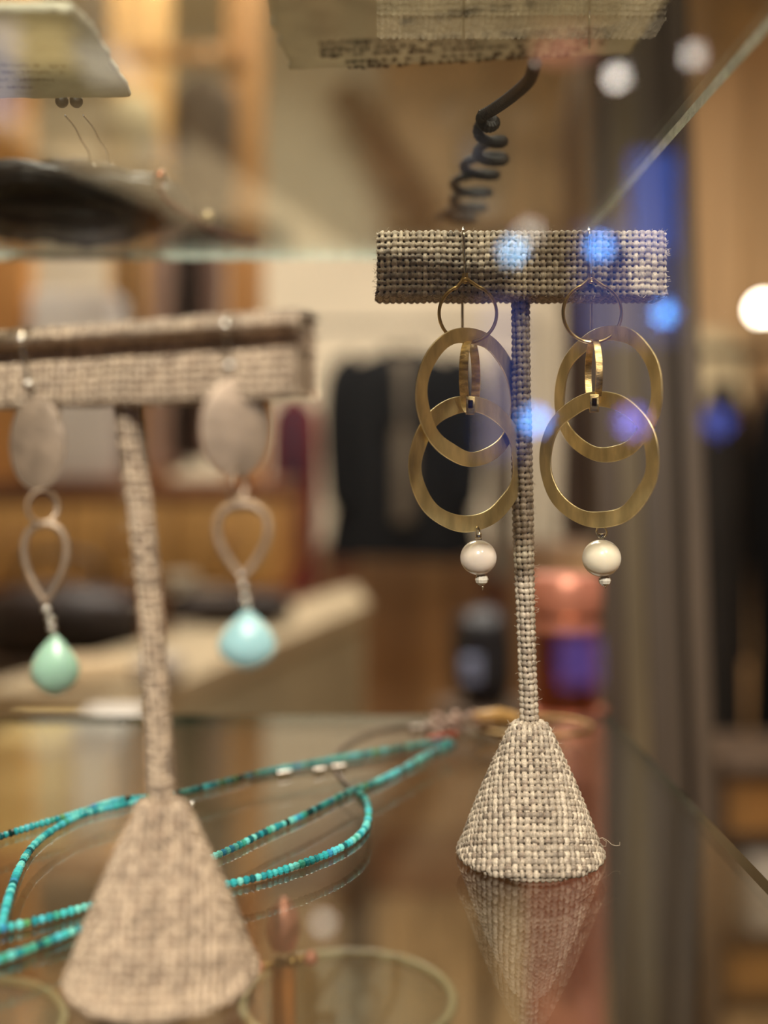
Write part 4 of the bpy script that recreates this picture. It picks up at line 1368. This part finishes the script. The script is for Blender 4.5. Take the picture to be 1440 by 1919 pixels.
up_ = empty('bulkhead', (20, 380, 60), 'tan boxed bulkhead with a darker slanting brace high on the back wall', 'bulkhead')
MB().box(PX(720, 0, 385)[0], 90, 385, 399, PX(0, 428, 385)[2], CE - 1, .5).build('board', M('tan_bulkhead', S(176, 146, 106), .6, 0, var=.15, scale=5), up_)
p0, p1 = PX(640, 170, 376), PX(800, 400, 376)
MB().tube([p0, p1], 6, 4).build('brace', M('brown_brace', S(134, 104, 74), .6, 0, scale=6), up_)
garment('shirt', 'cream shirt hanging against the tan panelling above the charcoal coat', 'shirt', 1290, 618, 1396, 900, 331, 7, beige, seed=31, top=.5)
# dark banner between brass earring and plank screen
garment('dress', 'long dark brown dress hanging left of the plank screen', 'dress', 1062, 120, 1150, 1010, 150, 8, cloth('umber_cloth', S(84, 70, 60)), seed=23, sleeves=False, top=.5, hang=90)
wl = empty('wall_lamp', PX(1438, 600, 300), 'small bright bare lamp glowing at the right edge', 'lamp')
MB().ball(PX(1432, 580, 300), 3.2, 24).build('bulb', emit('lamp_glow', (1, .88, .68, 1), 16), wl)
MB().lathe([(1.6, -6), (1.8, -2.5), (1.2, -2.2)], PX(1432, 580, 300), 24).build('socket', blackm, wl)
MB().tube([PX(1432, 612, 300), PX(1432, 640, 300), PX(1432, 640, 340)], .6, 8).build('arm', blackm, wl)
# navy handbag with a small pale blue patch low behind the stand
nb = lump('handbag', 'small navy black handbag on the brown cabinet side table', 'bag', 856, 1150, 965, 1330, 140, 8, M('navy_leather', S(22, 18, 22), .5, 0, scale=20), 7)
MB().box(*[PX(868, 0, 138.5)[0], PX(900, 0, 138.5)[0], 138.2, 139, PX(0, 1276, 138.5)[2], PX(0, 1232, 138.5)[2]], .2).build('tag', M('pale_blue_patch', S(150, 158, 190), .6), nb)  # thin pale blue slab on the front of the bag
stl = empty('side_table', PX(910, 1500, 144)[:2] + (FL,), 'small round dark side table under the navy handbag', 'table')
zc_ = PX(0, 1332, 140)[2]
tcx = PX(910, 0, 144)[0]
MB().lathe([(6.2, zc_ - 2), (6.5, zc_ - 1.6), (6.5, zc_ - .2), (6.3, zc_)], (tcx, 144, 0), 40).build('table_top', wd_dark, stl)
MB().tube([(tcx, 144, FL + 1), (tcx, 144, zc_ - 2)], .9, 12).build('column', wd_dark, stl)
MB().lathe([(5, FL), (5, FL + 1), (1.4, FL + 2.2)], (tcx, 144, 0), 32).build('foot', wd_dark, stl)


# ------------------------------------------------------------------ lights behind the viewer, mirrored by the front pane
def mirror(px, py, vd_):
    x, y, z = PX(px, py, vd_)
    return (x, 2 * 10.45 - y, z)


def bulb(px, py, r, col, k, vd_=200, name='festoon_bulb', lab='round blue festoon bulb in the shop window', grp='window light bulbs'):
    c = mirror(px, py, vd_)
    o = MB().ball(c, r, 16).build(name, emit('bulb_glow', col, k), label=lab, cat='bulb', group=grp)
    return o


BL = (.10, .36, 1, 1)
for px, py, r, col, k, lb in ((1125, 462, 1.3, BL, 70, 'mirrored at the right ear wire on the crossbar'), (962, 470, 1.4, (.35, .65, 1, 1), 45, 'paler than the rest, mirrored on the middle of the crossbar'),
                              (1246, 588, 1.3, BL, 62, 'mirrored just below the right end of the crossbar'), (1004, 788, 1.5, (.08, .36, 1, 1), 62, 'mirrored beside the linen pole'),
                              (1185, 790, 2.2, (.22, .22, 1, 1), 16, 'violet tinged, mirrored on the right brass rings'), (1345, 790, 2.6, (.10, .14, .6, 1), 8, 'dim, mirrored over the charcoal coat')):
    bulb(px, py, r, col, k, lab='blue shop window bulb ' + lb)
for px, py, k, lb in ((1156, 145, 50, 'brightest, mirrored under the right corner of the cream card'), (1300, 104, 30, 'mirrored near the frosted shelf edge'), (993, 432, 20, 'mirrored just above the crossbar'), (606, 1730, 14, 'faint, mirrored low beside the ring holder')):
    bulb(px, py, 1.4, (1, .9, .78, 1), k, lab='white shop window bulb, ' + lb, grp='white window bulbs', vd_=230)


def glowpanel(px0, py0, px1, py1, col, k, lab, vd_=200):
    a = mirror(px0, py1, vd_); b = mirror(px1, py0, vd_)
    MB().box(min(a[0], b[0]), max(a[0], b[0]), a[1] - 2, a[1], a[2], b[2], .4).build('light_box', emit('panel_glow', col, k), label=lab, cat='sign')


glowpanel(1185, 285, 1270, 470, (.06, .18, .85, 1), 4.6, 'upright blue light box in the shop window')
glowpanel(1085, 420, 1270, 640, (.05, .10, .38, 1), 4.0, 'wide deep blue light box in the shop window', 205)
glowpanel(900, 560, 985, 860, (.06, .14, .6, 1), 2.2, 'narrow blue light box in the shop window')
glowpanel(1050, 1195, 1125, 1285, (.22, .18, .8, 1), 3.2, 'small violet light box in the shop window')
glowpanel(-120, 40, 30, 230, (.5, .48, .62, 1), 4.5, 'pale lilac light box in the shop window')
